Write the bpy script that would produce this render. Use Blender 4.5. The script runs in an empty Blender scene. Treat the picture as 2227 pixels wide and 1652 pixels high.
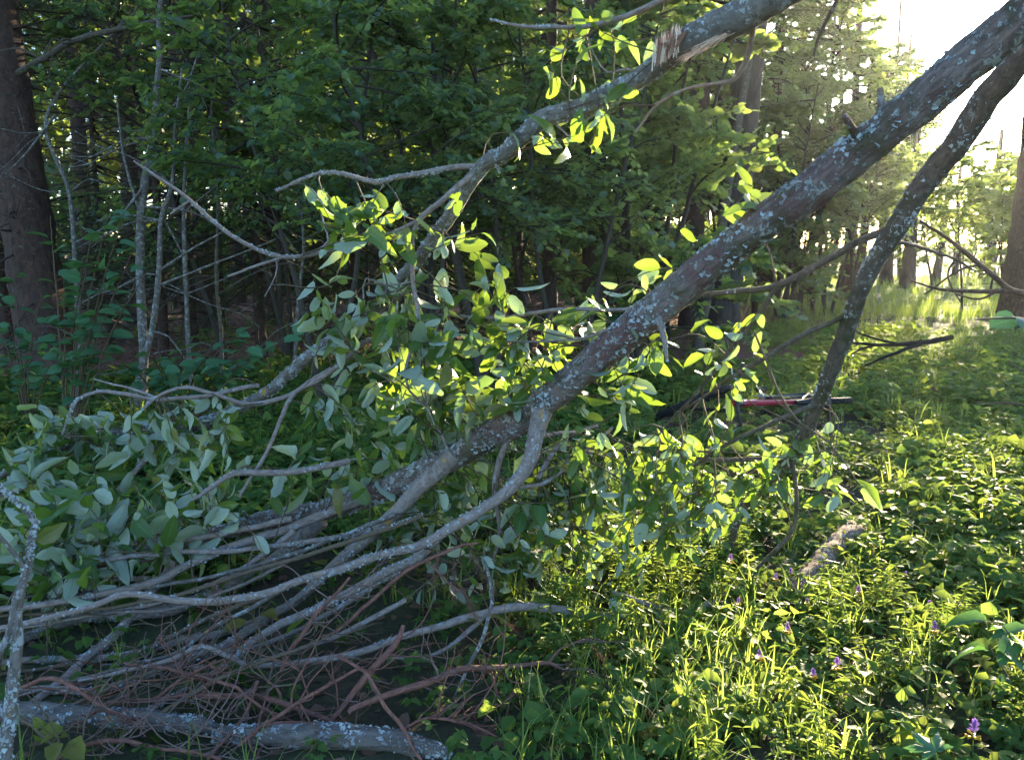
import bpy, math, random
import numpy as np
from mathutils import Vector, Matrix

R = math.radians
rng = np.random.default_rng(7)
random.seed(7)
sc = bpy.context.scene
col = sc.collection

# ------------------------------------------------------------------ camera, sky, sun, exposure
CAM_Z, PITCH, FPX, CX, CY = 1.6, R(8.9), 1852.0, 1113.0, 826.0
SP, CP = math.sin(PITCH), math.cos(PITCH)
cam = bpy.data.objects.new('camera', bpy.data.cameras.new('camera'))
col.objects.link(cam)
cam.location = (0, 0, CAM_Z)
cam.rotation_euler = (R(90) - PITCH, 0, 0)
cam.data.sensor_fit = 'HORIZONTAL'
cam.data.sensor_width = 36.0
cam.data.lens = 36.0 * FPX / 2226.0
cam.data.clip_start = 0.05
cam.data.clip_end = 2000
cam.data.dof.use_dof = True
cam.data.dof.focus_distance = 3.6
cam.data.dof.aperture_fstop = 10.0
sc.camera = cam

SUN_AZ, SUN_EL = R(28.0), R(11.6)
sc.world = bpy.data.worlds.new('World')
sc.world.use_nodes = True
wn = sc.world.node_tree
sky = wn.nodes.new('ShaderNodeTexSky')
sky.sky_type = 'NISHITA'
sky.sun_disc = False
sky.sun_elevation = SUN_EL
sky.sun_rotation = SUN_AZ
sky.air_density = 1.0
sky.dust_density = 0.8
sky.ozone_density = 3.0
wn.links.new(sky.outputs[0], wn.nodes['Background'].inputs[0])
wn.nodes['Background'].inputs[1].default_value = 0.10
sunv = Vector((math.sin(SUN_AZ) * math.cos(SUN_EL), math.cos(SUN_AZ) * math.cos(SUN_EL), math.sin(SUN_EL)))
sun = bpy.data.objects.new('sun', bpy.data.lights.new('sun', 'SUN'))
col.objects.link(sun)
sun.rotation_euler = sunv.to_track_quat('Z', 'Y').to_euler()
sun.data.energy = 5.0
sun.data.angle = R(0.5)
sun.data.color = (1.0, 0.83, 0.55)
sc.view_settings.view_transform = 'Standard'
sc.view_settings.look = 'None'
sc.view_settings.exposure = 2.9
sc.view_settings.gamma = 1.0
sc.cycles.max_bounces = 7
sc.cycles.diffuse_bounces = 4
sc.cycles.glossy_bounces = 2
sc.cycles.transmission_bounces = 5
sc.cycles.caustics_reflective = False
sc.cycles.caustics_refractive = False
sc.cycles.use_denoising = True

# ------------------------------------------------------------------ geometry helpers
def P(x, y, d):
    """photo point at depth d -> world point"""
    a, b = (x - CX) / FPX * d, -(y - CY) / FPX * d
    return np.array((a, d * CP + b * SP, CAM_Z - d * SP + b * CP))

def gd(y, h=0.0):
    """depth at which a photo row meets height h"""
    return (CAM_Z - h) / (SP + (y - CY) / FPX * CP)

def hz(x, y):
    """ground height"""
    x = np.asarray(x, float); y = np.asarray(y, float)
    return (0.018 * np.sin(1.7 * x + 0.6 * y) + 0.016 * np.sin(2.9 * y - 1.1 * x + 1.3) + 0.05 * np.sin(0.31 * x + 0.22 * y)
            + 0.01 * np.sin(5.1 * x + 4.3 * y))

def GX(x, d, dz=0.0):
    """ground point under photo column x at depth d"""
    yw = (d - CAM_Z * SP) / CP
    xw = (x - CX) / FPX * d
    return np.array((xw, yw, float(hz(xw, yw)) + dz))

class MB:
    """collects pieces of one mesh"""
    def __init__(s):
        s.v, s.f, s.uv, s.r, s.n, s.mi = [], [], [], [], 0, []
    def add(s, v, faces, uv=None, r=None, mi=0):
        v = np.asarray(v, float)
        k = len(v)
        s.v.append(v)
        s.uv.append(np.zeros((k, 2)) if uv is None else np.asarray(uv, float))
        s.r.append(np.full(k, 0.5) if r is None else np.broadcast_to(np.asarray(r, float), (k,)))
        for f in faces:
            f = np.asarray(f)
            if len(f):
                s.f.append(f + s.n); s.mi.append(mi)
        s.n += k
    def build(s, name, mats, parent=None, origin=None, smooth=True):
        me = bpy.data.meshes.new(name)
        o = bpy.data.objects.new(name, me)
        col.objects.link(o)
        if parent is not None:
            o.parent = parent
            if origin is None:
                origin = WL.get(parent.name, (0, 0, 0))
        WL[o.name] = origin if origin is not None else (0, 0, 0)
        if s.n:
            V = np.concatenate(s.v) - np.asarray(origin if origin is not None else (0, 0, 0), float)
            UV = np.concatenate(s.uv); RR = np.concatenate(s.r)
            tot = np.concatenate([np.full(len(f), f.shape[1]) for f in s.f])
            lp = np.concatenate([f.ravel() for f in s.f]).astype(np.int32)
            mi = np.concatenate([np.full(len(f), m) for f, m in zip(s.f, s.mi)]).astype(np.int32)
            st = np.concatenate(([0], np.cumsum(tot)[:-1])).astype(np.int32)
            me.vertices.add(len(V)); me.vertices.foreach_set('co', V.astype(np.float32).ravel())
            me.loops.add(len(lp)); me.loops.foreach_set('vertex_index', lp)
            me.polygons.add(len(tot)); me.polygons.foreach_set('loop_start', st)
            me.polygons.foreach_set('loop_total', tot.astype(np.int32))
            me.polygons.foreach_set('use_smooth', np.full(len(tot), smooth))
            me.polygons.foreach_set('material_index', mi)
            u = me.uv_layers.new(name='uv')
            u.data.foreach_set('uv', UV[lp].astype(np.float32).ravel())
            a = me.attributes.new('rnd', 'FLOAT', 'POINT')
            a.data.foreach_set('value', RR.astype(np.float32))
            me.update(calc_edges=True)
            me.validate()
        for m in (mats if isinstance(mats, (list, tuple)) else [mats]):
            me.materials.append(m)
        return o

WL = {}   # world origin of each object's vertices

def tag(o, label=None, cat=None, group=None, kind=None):
    for k, v in (('label', label), ('category', cat), ('group', group), ('kind', kind)):
        if v: o[k] = v
    return o

def thing(name, label, cat, loc=(0, 0, 0), group=None):
    o = bpy.data.objects.new(name, None)
    col.objects.link(o)
    o.location = tuple(float(c) for c in loc)
    o.empty_display_size = 0.2
    WL[o.name] = tuple(float(c) for c in loc)
    return tag(o, label, cat, group)

def dup(root, loc, rz=0.0, scale=(1, 1, 1), rx=0.0, ry=0.0, label=None, group=None):
    r = root.copy(); col.objects.link(r)
    r.location = tuple(float(c) for c in loc); r.rotation_euler = (rx, ry, rz); r.scale = scale
    if label: r['label'] = label
    if group: r['group'] = group
    for ch in list(root.children):
        c = ch.copy(); col.objects.link(c); c.parent = r
        for g in list(ch.children):
            d = g.copy(); col.objects.link(d); d.parent = c
    return r

def norm(v):
    v = np.asarray(v, float)
    return v / (np.linalg.norm(v, axis=-1, keepdims=True) + 1e-9)

def smooth_path(pts, rad, step):
    """Catmull-Rom through pts (k,3) with radii, resampled at about step"""
    p = np.asarray(pts, float); r = np.asarray(rad, float)
    if len(p) == 2:
        p = np.array([p[0], (p[0] + p[1]) / 2, p[1]]); r = np.array([r[0], (r[0] + r[1]) / 2, r[1]])
    q = np.vstack([2 * p[0] - p[1], p, 2 * p[-1] - p[-2]])
    out, ro = [], []
    for i in range(len(p) - 1):
        L = np.linalg.norm(p[i + 1] - p[i]); n = max(2, int(L / step))
        t = np.linspace(0, 1, n, endpoint=False)[:, None]
        a, b, c, d = q[i], q[i + 1], q[i + 2], q[i + 3]
        out.append(0.5 * ((2 * b) + (-a + c) * t + (2 * a - 5 * b + 4 * c - d) * t ** 2 + (-a + 3 * b - 3 * c + d) * t ** 3))
        ro.append(r[i] + (r[i + 1] - r[i]) * t[:, 0])
    out.append(p[-1:]); ro.append(r[-1:])
    return np.concatenate(out), np.concatenate(ro)

def tube(mb, pts, rad, n=8, step=0.04, wob=0.0, bump=0.0, cap=True, mi=0, flare=0.0):
    pts, rad = smooth_path(pts, rad, step)
    k = len(pts)
    if wob:
        w = rng.normal(0, wob, (k, 3)); w = (w + np.roll(w, 1, 0) + np.roll(w, 2, 0)) / 1.7; w[0] = w[-1] = 0
        pts = pts + w
    T = norm(np.gradient(pts, axis=0))
    ref = np.array((0.0, 0, 1)) if abs(T[0][2]) < 0.9 else np.array((1.0, 0, 0))
    N = np.zeros_like(T); N[0] = norm(np.cross(T[0], ref))
    for i in range(1, k):
        v = N[i - 1] - T[i] * np.dot(N[i - 1], T[i]); N[i] = norm(v)
    B = np.cross(T, N)
    a = np.linspace(0, 2 * math.pi, n + 1)
    ca, sa = np.cos(a), np.sin(a)
    rr = np.repeat(rad[:, None], n + 1, 1)
    if bump:
        ph = rng.uniform(0, 6.28, 5)
        L = np.concatenate(([0], np.cumsum(np.linalg.norm(np.diff(pts, axis=0), axis=1))))[:, None]
        rr = rr * (1 + bump * (0.5 * np.sin(2 * a[None] + L * 9 + ph[0]) + 0.5 * np.sin(3 * a[None] - L * 23 + ph[1]) + 0.35 * np.sin(5 * a[None] + L * 47 + ph[2])
                               + 0.5 * np.sin(L * 13 + ph[3]) * np.ones_like(a)[None]))
        nz = rng.normal(0, bump * 0.5, (k, n)); nz = np.concatenate([nz, nz[:, :1]], 1)
        rr = rr * (1 + nz)
    if flare:
        L = np.concatenate(([0], np.cumsum(np.linalg.norm(np.diff(pts, axis=0), axis=1))))[:, None]
        rr = rr * (1 + flare * np.exp(-L / (rad[0] * 1.6)) * (0.75 + 0.45 * np.sin(5 * a[None] + 1.0)))
    V = pts[:, None] + rr[..., None] * (ca[None, :, None] * N[:, None] + sa[None, :, None] * B[:, None])
    L = np.concatenate(([0], np.cumsum(np.linalg.norm(np.diff(pts, axis=0), axis=1))))
    UV = np.stack(np.broadcast_arrays((a / (2 * math.pi))[None] * 2 * math.pi * rad.mean(), L[:, None]), -1)
    i = np.arange(k - 1)[:, None] * (n + 1); j = np.arange(n)[None]
    q = np.stack([i + j, i + j + 1, i + j + n + 2, i + j + n + 1], -1).reshape(-1, 4)
    rv = rng.uniform()
    mb.add(V.reshape(-1, 3), [q], UV.reshape(-1, 2), rv, mi)
    if cap:
        for e, s in ((0, -1), (k - 1, 1)):
            c = np.vstack([V[e][:n], pts[e] + s * T[e] * rad[e] * 0.3])
            ii = np.arange(n)
            f = np.stack([ii, (ii + 1) % n, np.full(n, n)], -1)
            if s < 0: f = f[:, ::-1]
            mb.add(c, [f], np.tile(UV.reshape(-1, 2)[0], (n + 1, 1)), rv, mi)
    return pts, rad, T

def rot_frames(axis, nor):
    """rotation matrices (N,3,3) with x along axis and z near nor"""
    a = norm(axis)
    n = np.asarray(nor, float) - a * np.sum(a * nor, -1, keepdims=True)
    n = norm(n)
    return np.stack([a, np.cross(n, a), n], -1)

def put(mb, tpl, pos, Rm, sc_, r=None, mi=0):
    """instances of a template (V, faces, UV) joined into mb"""
    V, F, UV = tpl
    pos = np.asarray(pos, float); N = len(pos)
    if N == 0: return
    s = np.broadcast_to(np.asarray(sc_, float).reshape(-1, 1, 1) if np.ndim(sc_) else np.full((1, 1, 1), sc_), (N, 1, 1))
    W = np.einsum('nij,kj->nki', Rm, V) * s + pos[:, None]
    k = len(V); off = (np.arange(N) * k)[:, None, None]
    rr = rng.uniform(0, 1, N) if r is None else np.broadcast_to(r, (N,))
    fs = [(f[None] + off).reshape(-1, f.shape[1]) for f in F]
    mb.add(W.reshape(-1, 3), fs, np.tile(UV, (N, 1)), np.repeat(rr, k), mi)

def leaf_tpl(W=0.5, fold=0.15, curl=0.2, wave=0.02, n=6, pw=0.8, seed=0, stem=0.1, twist=0.0, bite=0.0):
    g = np.random.default_rng(seed)
    t = (1 - np.cos(math.pi * np.linspace(0, 1, n + 1))) / 2
    w = W / 2 * np.sin(math.pi * np.clip(t, 0.0, 1) ** pw) ** 0.62 * (1 + .05 * g.normal(0, 1, n + 1))
    w[0] = 0.006; w[-1] = 0.004
    V, UV = [], []
    for i, tt in enumerate(t):
        zc = -curl * tt ** 2
        tw = twist * tt
        for s in (-1, 0, 1):
            ww = w[i] * s
            if bite and s: ww *= 1 - bite * g.uniform(0, 1) * (0.2 < tt < 0.9)
            z = zc + abs(ww) * fold * 2 + (wave * g.normal() if s else 0)
            V.append((stem + tt * (1 - stem), ww * math.cos(tw), z + ww * math.sin(tw)))
            UV.append((s, tt))
    F = []
    for i in range(n):
        a = i * 3
        F += [(a, a + 3, a + 4, a + 1), (a + 1, a + 4, a + 5, a + 2)]
    b = len(V)
    V += [(0, -0.008, 0.0), (0, 0.008, 0.0)]; UV += [(0, 0), (0, 0)]
    F += [(b, 0, 2, b + 1)]
    F = np.array(F)
    V = np.array(V)
    # make the normals point to +z
    e = np.cross(V[F[2][1]] - V[F[2][0]], V[F[2][2]] - V[F[2][0]])
    if e[2] < 0: F = F[:, ::-1]
    return V, [F], np.array(UV)

def small_leaf(W=0.75, fold=0.2, curl=0.15, pw=0.85):
    """six-vertex leaf for things further off"""
    V = np.array([(0, 0, 0), (0.35, -W / 2, fold * W / 2), (0.75, -W * 0.36, fold * W / 3 - curl * .5), (1, 0, -curl), (0.75, W * 0.36, fold * W / 3 - curl * .5), (0.35, W / 2, fold * W / 2)])
    F = np.array([(0, 1, 2, 3), (0, 3, 4, 5)])
    UV = np.array([(0, 0), (-1, .35), (-1, .75), (0, 1), (1, .75), (1, .35)], float)
    return V, [F], UV

# ------------------------------------------------------------------ materials
def mat(name):
    m = bpy.data.materials.new(name)
    m.use_nodes = True
    nt = m.node_tree
    b = nt.nodes['Principled BSDF']
    return m, nt, b

def nd(nt, typ, **kw):
    n = nt.nodes.new(typ)
    for k, v in kw.items():
        if k.startswith('i_'):
            key = k[2:]
            key = int(key) if key.isdigit() else key.replace('_', ' ')
            n.inputs[key].default_value = v
        else:
            setattr(n, k, v)
    return n

def mixc(nt, fac, a, b):
    n = nt.nodes.new('ShaderNodeMix'); n.data_type = 'RGBA'
    for sock, v in ((n.inputs[0], fac), (n.inputs[6], a), (n.inputs[7], b)):
        if hasattr(v, 'is_linked') or isinstance(v, bpy.types.NodeSocket): nt.links.new(v, sock)
        elif isinstance(v, (tuple, list)): sock.default_value = (*v[:3], 1)
        else: sock.default_value = v
    return n.outputs[2]

def ramp(nt, fac, stops):
    n = nt.nodes.new('ShaderNodeValToRGB')
    while len(n.color_ramp.elements) < len(stops): n.color_ramp.elements.new(0.5)
    for e, (p, c) in zip(n.color_ramp.elements, stops):
        e.position = p; e.color = (*(c if isinstance(c, (tuple, list)) else (c, c, c)), 1)
    nt.links.new(fac, n.inputs[0])
    return n.outputs[0]

def noise_n(nt, vec, scale, detail=4, rough=0.6, dist=0.0):
    n = nd(nt, 'ShaderNodeTexNoise', i_Scale=scale, i_Detail=detail, i_Roughness=rough, i_Distortion=dist)
    if vec is not None: nt.links.new(vec, n.inputs['Vector'])
    return n.outputs['Fac']

def bark(name, dark, light, lichen=None, lich_t=0.56, orange=0.0, furrow=(60, 14), bump=0.8, moss=None, rough=0.9, red=False, depth=0.012):
    m, nt, b = mat(name)
    uv = nd(nt, 'ShaderNodeTexCoord')
    mp = nd(nt, 'ShaderNodeMapping'); mp.inputs['Scale'].default_value = (furrow[0], furrow[1], 1)
    nt.links.new(uv.outputs['UV'], mp.inputs[0])
    at = nd(nt, 'ShaderNodeAttribute', attribute_name='rnd')
    ob = uv.outputs['Object']
    f1 = noise_n(nt, mp.outputs[0], 1.0, 6, 0.7, 0.6)
    f2 = noise_n(nt, ob, 7.0, 4)
    c = ramp(nt, f1, [(0.33, dark), (0.68, light)])
    c = mixc(nt, ramp(nt, f2, [(0.4, 0.0), (0.65, 0.55)]), c, tuple(0.55 * x for x in light))
    h = f1
    if red:
        fr_ = noise_n(nt, ob, 3.2, 5, 0.65)
        c = mixc(nt, ramp(nt, fr_, [(0.50, 0.0), (0.60, 0.7)]), c, mixc(nt, f1, (0.07, 0.025, 0.022), (0.22, 0.10, 0.085)))
    if moss:
        fm = noise_n(nt, ob, 5.0, 5)
        c = mixc(nt, ramp(nt, fm, [(0.55, 0.0), (0.64, 0.75)]), c, moss)
    if lichen:
        l1 = noise_n(nt, ob, 26.0, 5, 0.70)
        l2 = noise_n(nt, ob, 75.0, 3, 0.7)
        ad = nd(nt, 'ShaderNodeMath', operation='MULTIPLY_ADD'); nt.links.new(l2, ad.inputs[0]); ad.inputs[1].default_value = 0.35; nt.links.new(l1, ad.inputs[2])
        lm = ramp(nt, ad.outputs[0], [(lich_t + 0.16, 0.0), (lich_t + 0.20, 0.9)])
        c = mixc(nt, lm, c, lichen)
        hh = nd(nt, 'ShaderNodeMath', operation='MULTIPLY_ADD'); nt.links.new(lm, hh.inputs[0]); hh.inputs[1].default_value = 0.5; nt.links.new(h, hh.inputs[2]); h = hh.outputs[0]
    if orange:
        o1 = noise_n(nt, ob, 9.0, 4, 0.6); 
        mo = nd(nt, 'ShaderNodeMapping'); mo.inputs['Location'].default_value = (3.3, 8.1, 2.2); nt.links.new(ob, mo.inputs[0])
        o1 = noise_n(nt, mo.outputs[0], 13.0, 5, 0.7)
        c = mixc(nt, ramp(nt, o1, [(0.70 - orange, 0.0), (0.74 - orange, 0.85)]), c, (0.42, 0.24, 0.05))
    nt.links.new(c, b.inputs['Base Color'])
    b.inputs['Roughness'].default_value = rough
    b.inputs['Specular IOR Level'].default_value = 0.25
    bp = nd(nt, 'ShaderNodeBump', i_Strength=bump, i_Distance=depth)
    nt.links.new(h, bp.inputs['Height']); nt.links.new(bp.outputs[0], b.inputs['Normal'])
    return m

def leaf_mat(name, top_a, top_b, under=None, trans=(0.3, 0.42, 0.04), tf=0.4, rough=0.42, vein=0.35, spec=0.4, dry=None):
    m, nt, b = mat(name)
    at = nd(nt, 'ShaderNodeAttribute', attribute_name='rnd')
    tc = nd(nt, 'ShaderNodeTexCoord')
    c = ramp(nt, at.outputs['Fac'], [(0.0, top_a), (1.0, top_b)] if dry is None else [(0.0, top_a), (0.9, top_b), (0.94, dry)])
    nz = noise_n(nt, tc.outputs['Object'], 30.0, 3)
    c = mixc(nt, ramp(nt, nz, [(0.35, 0.0), (0.75, 0.5)]), c, tuple(0.6 * x for x in top_a))
    tr = mixc(nt, at.outputs['Fac'], trans, tuple(x * y for x, y in zip(trans, (0.7, 0.85, 0.9))))
    if under is not None:
        ge = nd(nt, 'ShaderNodeNewGeometry')
        cu = mixc(nt, at.outputs['Fac'], under, tuple(0.72 * x for x in under))
        c = mixc(nt, ge.outputs['Backfacing'], c, cu)
        sp = noise_n(nt, tc.outputs['Object'], 55.0, 3, 0.6)      # brown spots and blotches
        c = mixc(nt, ramp(nt, sp, [(0.665, 0.0), (0.70, 0.8)]), c, (0.14, 0.075, 0.03))
    if vein:
        sx = nd(nt, 'ShaderNodeSeparateXYZ'); nt.links.new(tc.outputs['UV'], sx.inputs[0])
        ab = nd(nt, 'ShaderNodeMath', operation='ABSOLUTE'); nt.links.new(sx.outputs[0], ab.inputs[0])
        mid = ramp(nt, ab.outputs[0], [(0.03, 1.0), (0.10, 0.0)])
        # side veins: stripes slanting out from the midrib
        k = nd(nt, 'ShaderNodeMath', operation='MULTIPLY_ADD'); nt.links.new(ab.outputs[0], k.inputs[0]); k.inputs[1].default_value = -0.22; nt.links.new(sx.outputs[1], k.inputs[2])
        k2 = nd(nt, 'ShaderNodeMath', operation='MULTIPLY'); nt.links.new(k.outputs[0], k2.inputs[0]); k2.inputs[1].default_value = 50.0
        sn = nd(nt, 'ShaderNodeMath', operation='SINE'); nt.links.new(k2.outputs[0], sn.inputs[0])
        sv = ramp(nt, sn.outputs[0], [(0.86, 0.0), (0.99, 0.45)])
        mxx = nd(nt, 'ShaderNodeMath', operation='MAXIMUM'); nt.links.new(mid, mxx.inputs[0]); nt.links.new(sv, mxx.inputs[1])
        vf = nd(nt, 'ShaderNodeMath', operation='MULTIPLY'); nt.links.new(mxx.outputs[0], vf.inputs[0]); vf.inputs[1].default_value = vein
        c = mixc(nt, vf.outputs[0], c, tuple(min(1, 1.9 * x + 0.05) for x in top_b))
        bp = nd(nt, 'ShaderNodeBump', i_Strength=0.25, i_Distance=0.003); nt.links.new(mxx.outputs[0], bp.inputs['Height']); bp.invert = True
        nt.links.new(bp.outputs[0], b.inputs['Normal'])
    nt.links.new(c, b.inputs['Base Color'])
    b.inputs['Roughness'].default_value = rough
    b.inputs['Specular IOR Level'].default_value = spec
    tl = nd(nt, 'ShaderNodeBsdfTranslucent'); nt.links.new(tr, tl.inputs[0])
    mx = nd(nt, 'ShaderNodeMixShader', i_0=tf)
    nt.links.new(b.outputs[0], mx.inputs[1]); nt.links.new(tl.outputs[0], mx.inputs[2])
    nt.links.new(mx.outputs[0], nt.nodes['Material Output'].inputs[0])
    return m

def plain(name, c, rough=0.5, metal=0.0, spec=0.4, var=0.25, scale=20.0):
    m, nt, b = mat(name)
    tc = nd(nt, 'ShaderNodeTexCoord')
    f = noise_n(nt, tc.outputs['Object'], scale, 4)
    cc = mixc(nt, f, tuple(x * (1 - var) for x in c), tuple(min(1, x * (1 + var)) for x in c))
    nt.links.new(cc, b.inputs['Base Color'])
    b.inputs['Roughness'].default_value = rough; b.inputs['Metallic'].default_value = metal
    b.inputs['Specular IOR Level'].default_value = spec
    return m

M = {}
M['willow'] = bark('willow_bark', (0.085, 0.055, 0.05), (0.37, 0.285, 0.25), lichen=(0.38, 0.375, 0.35), lich_t=0.555, orange=0.02, moss=(0.085, 0.075, 0.035), red=True, bump=1.0, depth=0.02)
M['willow_smooth'] = bark('willow_branch_bark', (0.12, 0.09, 0.08), (0.35, 0.285, 0.255), lichen=(0.28, 0.30, 0.32), lich_t=0.60, orange=0.05, furrow=(70, 30), bump=0.35)
M['upper'] = bark('grey_stem_bark', (0.06, 0.05, 0.042), (0.22, 0.195, 0.17), lichen=(0.29, 0.31, 0.31), lich_t=0.57, orange=0.04, furrow=(60, 25), bump=0.45)
M['darkstem'] = bark('dark_stem_bark', (0.045, 0.038, 0.03), (0.17, 0.14, 0.11), lichen=(0.2, 0.21, 0.19), lich_t=0.6, orange=0.03, moss=(0.05, 0.05, 0.02), furrow=(60, 25))
M['twig'] = bark('twig_bark', (0.07, 0.05, 0.035), (0.17, 0.13, 0.085), furrow=(150, 60), bump=0.2)
M['redbark'] = bark('red_pine_bark', (0.075, 0.033, 0.027), (0.30, 0.14, 0.105), furrow=(90, 30), bump=0.4)
M['redtwig'] = bark('dry_red_twig_bark', (0.09, 0.055, 0.05), (0.27, 0.18, 0.155), furrow=(150, 60), bump=0.2)
M['spruce_bark'] = bark('spruce_bark', (0.022, 0.014, 0.012), (0.115, 0.07, 0.055), lichen=(0.13, 0.14, 0.12), lich_t=0.62, furrow=(32, 9), bump=0.9)
M['grey_bark'] = bark('grey_furrowed_bark', (0.022, 0.016, 0.014), (0.115, 0.088, 0.078), furrow=(26, 3.5), bump=1.0)
M['pole_bark'] = bark('understorey_bark', (0.025, 0.02, 0.017), (0.09, 0.075, 0.062), furrow=(60, 40), bump=0.3)
M['pale_bark'] = bark('pale_sapling_bark', (0.05, 0.042, 0.036), (0.19, 0.165, 0.145), lichen=(0.28, 0.29, 0.27), lich_t=0.56, furrow=(60, 40), bump=0.3)
M['log'] = bark('grey_log_bark', (0.05, 0.042, 0.038), (0.19, 0.165, 0.15), lichen=(0.27, 0.30, 0.33), lich_t=0.575, orange=0.03, furrow=(45, 10), bump=0.7)
M['rotlog'] = bark('rotting_log_bark', (0.05, 0.03, 0.022), (0.27, 0.175, 0.125), lichen=(0.36, 0.31, 0.26), lich_t=0.56, furrow=(70, 30), bump=0.7)
M['blackwood'] = bark('black_dead_wood', (0.01, 0.008, 0.008), (0.03, 0.024, 0.022), furrow=(60, 15))
M['rawwood'] = bark('torn_fresh_wood', (0.36, 0.20, 0.11), (0.72, 0.50, 0.33), furrow=(120, 8), bump=0.5, rough=0.7)
M['lichen'] = plain('lichen_crust', (0.34, 0.38, 0.39), 0.95, var=0.3, scale=60)
M['ylichen'] = plain('yellow_lichen_crust', (0.34, 0.25, 0.06), 0.95, var=0.3, scale=60)
M['wleaf'] = leaf_mat('willow_leaf', (0.03, 0.085, 0.018), (0.055, 0.125, 0.03), under=(0.36, 0.43, 0.355), trans=(0.37, 0.50, 0.045), tf=0.30, rough=0.38, vein=0.5, dry=(0.20, 0.15, 0.05))
M['uleaf'] = leaf_mat('understorey_leaf', (0.026, 0.075, 0.046), (0.066, 0.138, 0.078), under=(0.10, 0.175, 0.12), trans=(0.44, 0.54, 0.085), tf=0.42, rough=0.36, vein=0, spec=0.5)
M['hleaf'] = leaf_mat('hazel_leaf', (0.035, 0.11, 0.05), (0.06, 0.16, 0.065), under=(0.10, 0.20, 0.11), trans=(0.2, 0.38, 0.07), tf=0.28, rough=0.5, vein=0.35)
M['shadeleaf'] = leaf_mat('shaded_shrub_leaf', (0.03, 0.09, 0.05), (0.05, 0.13, 0.065), under=(0.09, 0.17, 0.11), trans=(0.15, 0.3, 0.06), tf=0.10, rough=0.5, vein=0.35)  # shade put into the colour: darker hazel leaf, little sun let through
M['needle'] = leaf_mat('spruce_needle', (0.014, 0.035, 0.013), (0.03, 0.06, 0.022), trans=(0.2, 0.24, 0.05), tf=0.25, rough=0.5, vein=0)
M['dryneedle'] = leaf_mat('dry_needle', (0.12, 0.062, 0.04), (0.21, 0.125, 0.085), trans=(0.3, 0.16, 0.08), tf=0.25, rough=0.7, vein=0)
M['herb'] = leaf_mat('herb_leaf', (0.04, 0.105, 0.025), (0.085, 0.165, 0.045), trans=(0.45, 0.54, 0.08), tf=0.40, rough=0.62, vein=0, spec=0.14, dry=(0.24, 0.19, 0.05))
M['grass'] = leaf_mat('grass_blade', (0.06, 0.13, 0.025), (0.12, 0.19, 0.04), trans=(0.5, 0.6, 0.09), tf=0.42, rough=0.4, vein=0, dry=(0.38, 0.30, 0.13))
M['purple'] = leaf_mat('purple_bract', (0.30, 0.18, 0.48), (0.42, 0.26, 0.54), trans=(0.45, 0.22, 0.65), tf=0.35, vein=0)
M['yellow'] = leaf_mat('yellow_petal', (0.6, 0.38, 0.02), (0.7, 0.45, 0.03), trans=(0.8, 0.5, 0.03), tf=0.35, vein=0)
M['rubber'] = plain('tyre_rubber', (0.018, 0.018, 0.02), 0.75, spec=0.3)
M['redpaint'] = plain('red_paint', (0.30, 0.01, 0.03), 0.32, var=0.08)
M['black'] = plain('black_plastic', (0.014, 0.014, 0.016), 0.45)
M['metal'] = plain('grey_metal', (0.35, 0.35, 0.36), 0.35, metal=0.9)
M['scrap'] = None

# ------------------------------------------------------------------ ground
def ground_material():
    m, nt, b = mat('forest_floor')
    tc = nd(nt, 'ShaderNodeTexCoord'); ob = tc.outputs['Object']
    f = noise_n(nt, ob, 22.0, 6, 0.7)
    g = noise_n(nt, ob, 1.1, 4)
    soil = ramp(nt, f, [(0.3, (0.016, 0.011, 0.007)), (0.55, (0.045, 0.03, 0.018)), (0.75, (0.09, 0.06, 0.035))])
    green = ramp(nt, f, [(0.3, (0.014, 0.024, 0.007)), (0.6, (0.04, 0.06, 0.015)), (0.8, (0.07, 0.075, 0.025))])
    c = mixc(nt, ramp(nt, g, [(0.4, 0.15), (0.6, 0.85)]), soil, green)
    # a carpet of red-brown needles under the conifers: a band beyond about nine metres, left of the clearing
    sx = nd(nt, 'ShaderNodeSeparateXYZ'); nt.links.new(ob, sx.inputs[0])
    a = nd(nt, 'ShaderNodeMath', operation='MULTIPLY_ADD'); nt.links.new(sx.outputs[0], a.inputs[0]); a.inputs[1].default_value = -0.2; nt.links.new(sx.outputs[1], a.inputs[2])
    n2 = nd(nt, 'ShaderNodeMath', operation='MULTIPLY_ADD'); nt.links.new(g, n2.inputs[0]); n2.inputs[1].default_value = 5.0; nt.links.new(a.outputs[0], n2.inputs[2])
    mr = nd(nt, 'ShaderNodeMapRange'); mr.inputs[1].default_value = 13.0; mr.inputs[2].default_value = 14.2; nt.links.new(n2.outputs[0], mr.inputs[0])
    lit = ramp(nt, noise_n(nt, ob, 45.0, 5, 0.75), [(0.3, (0.05, 0.02, 0.013)), (0.55, (0.22, 0.085, 0.055)), (0.75, (0.36, 0.17, 0.12))])
    c = mixc(nt, mr.outputs[0], c, lit)
    # open grass far off to the right
    fr = nd(nt, 'ShaderNodeMapRange'); fr.inputs[1].default_value = 5.0; fr.inputs[2].default_value = 8.0
    nt.links.new(sx.outputs[0], fr.inputs[0])
    c = mixc(nt, fr.outputs[0], c, green)
    nt.links.new(c, b.inputs['Base Color'])
    b.inputs['Roughness'].default_value = 0.95
    bp = nd(nt, 'ShaderNodeBump', i_Strength=0.9, i_Distance=0.03); nt.links.new(f, bp.inputs['Height']); nt.links.new(bp.outputs[0], b.inputs['Normal'])
    return m

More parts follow.
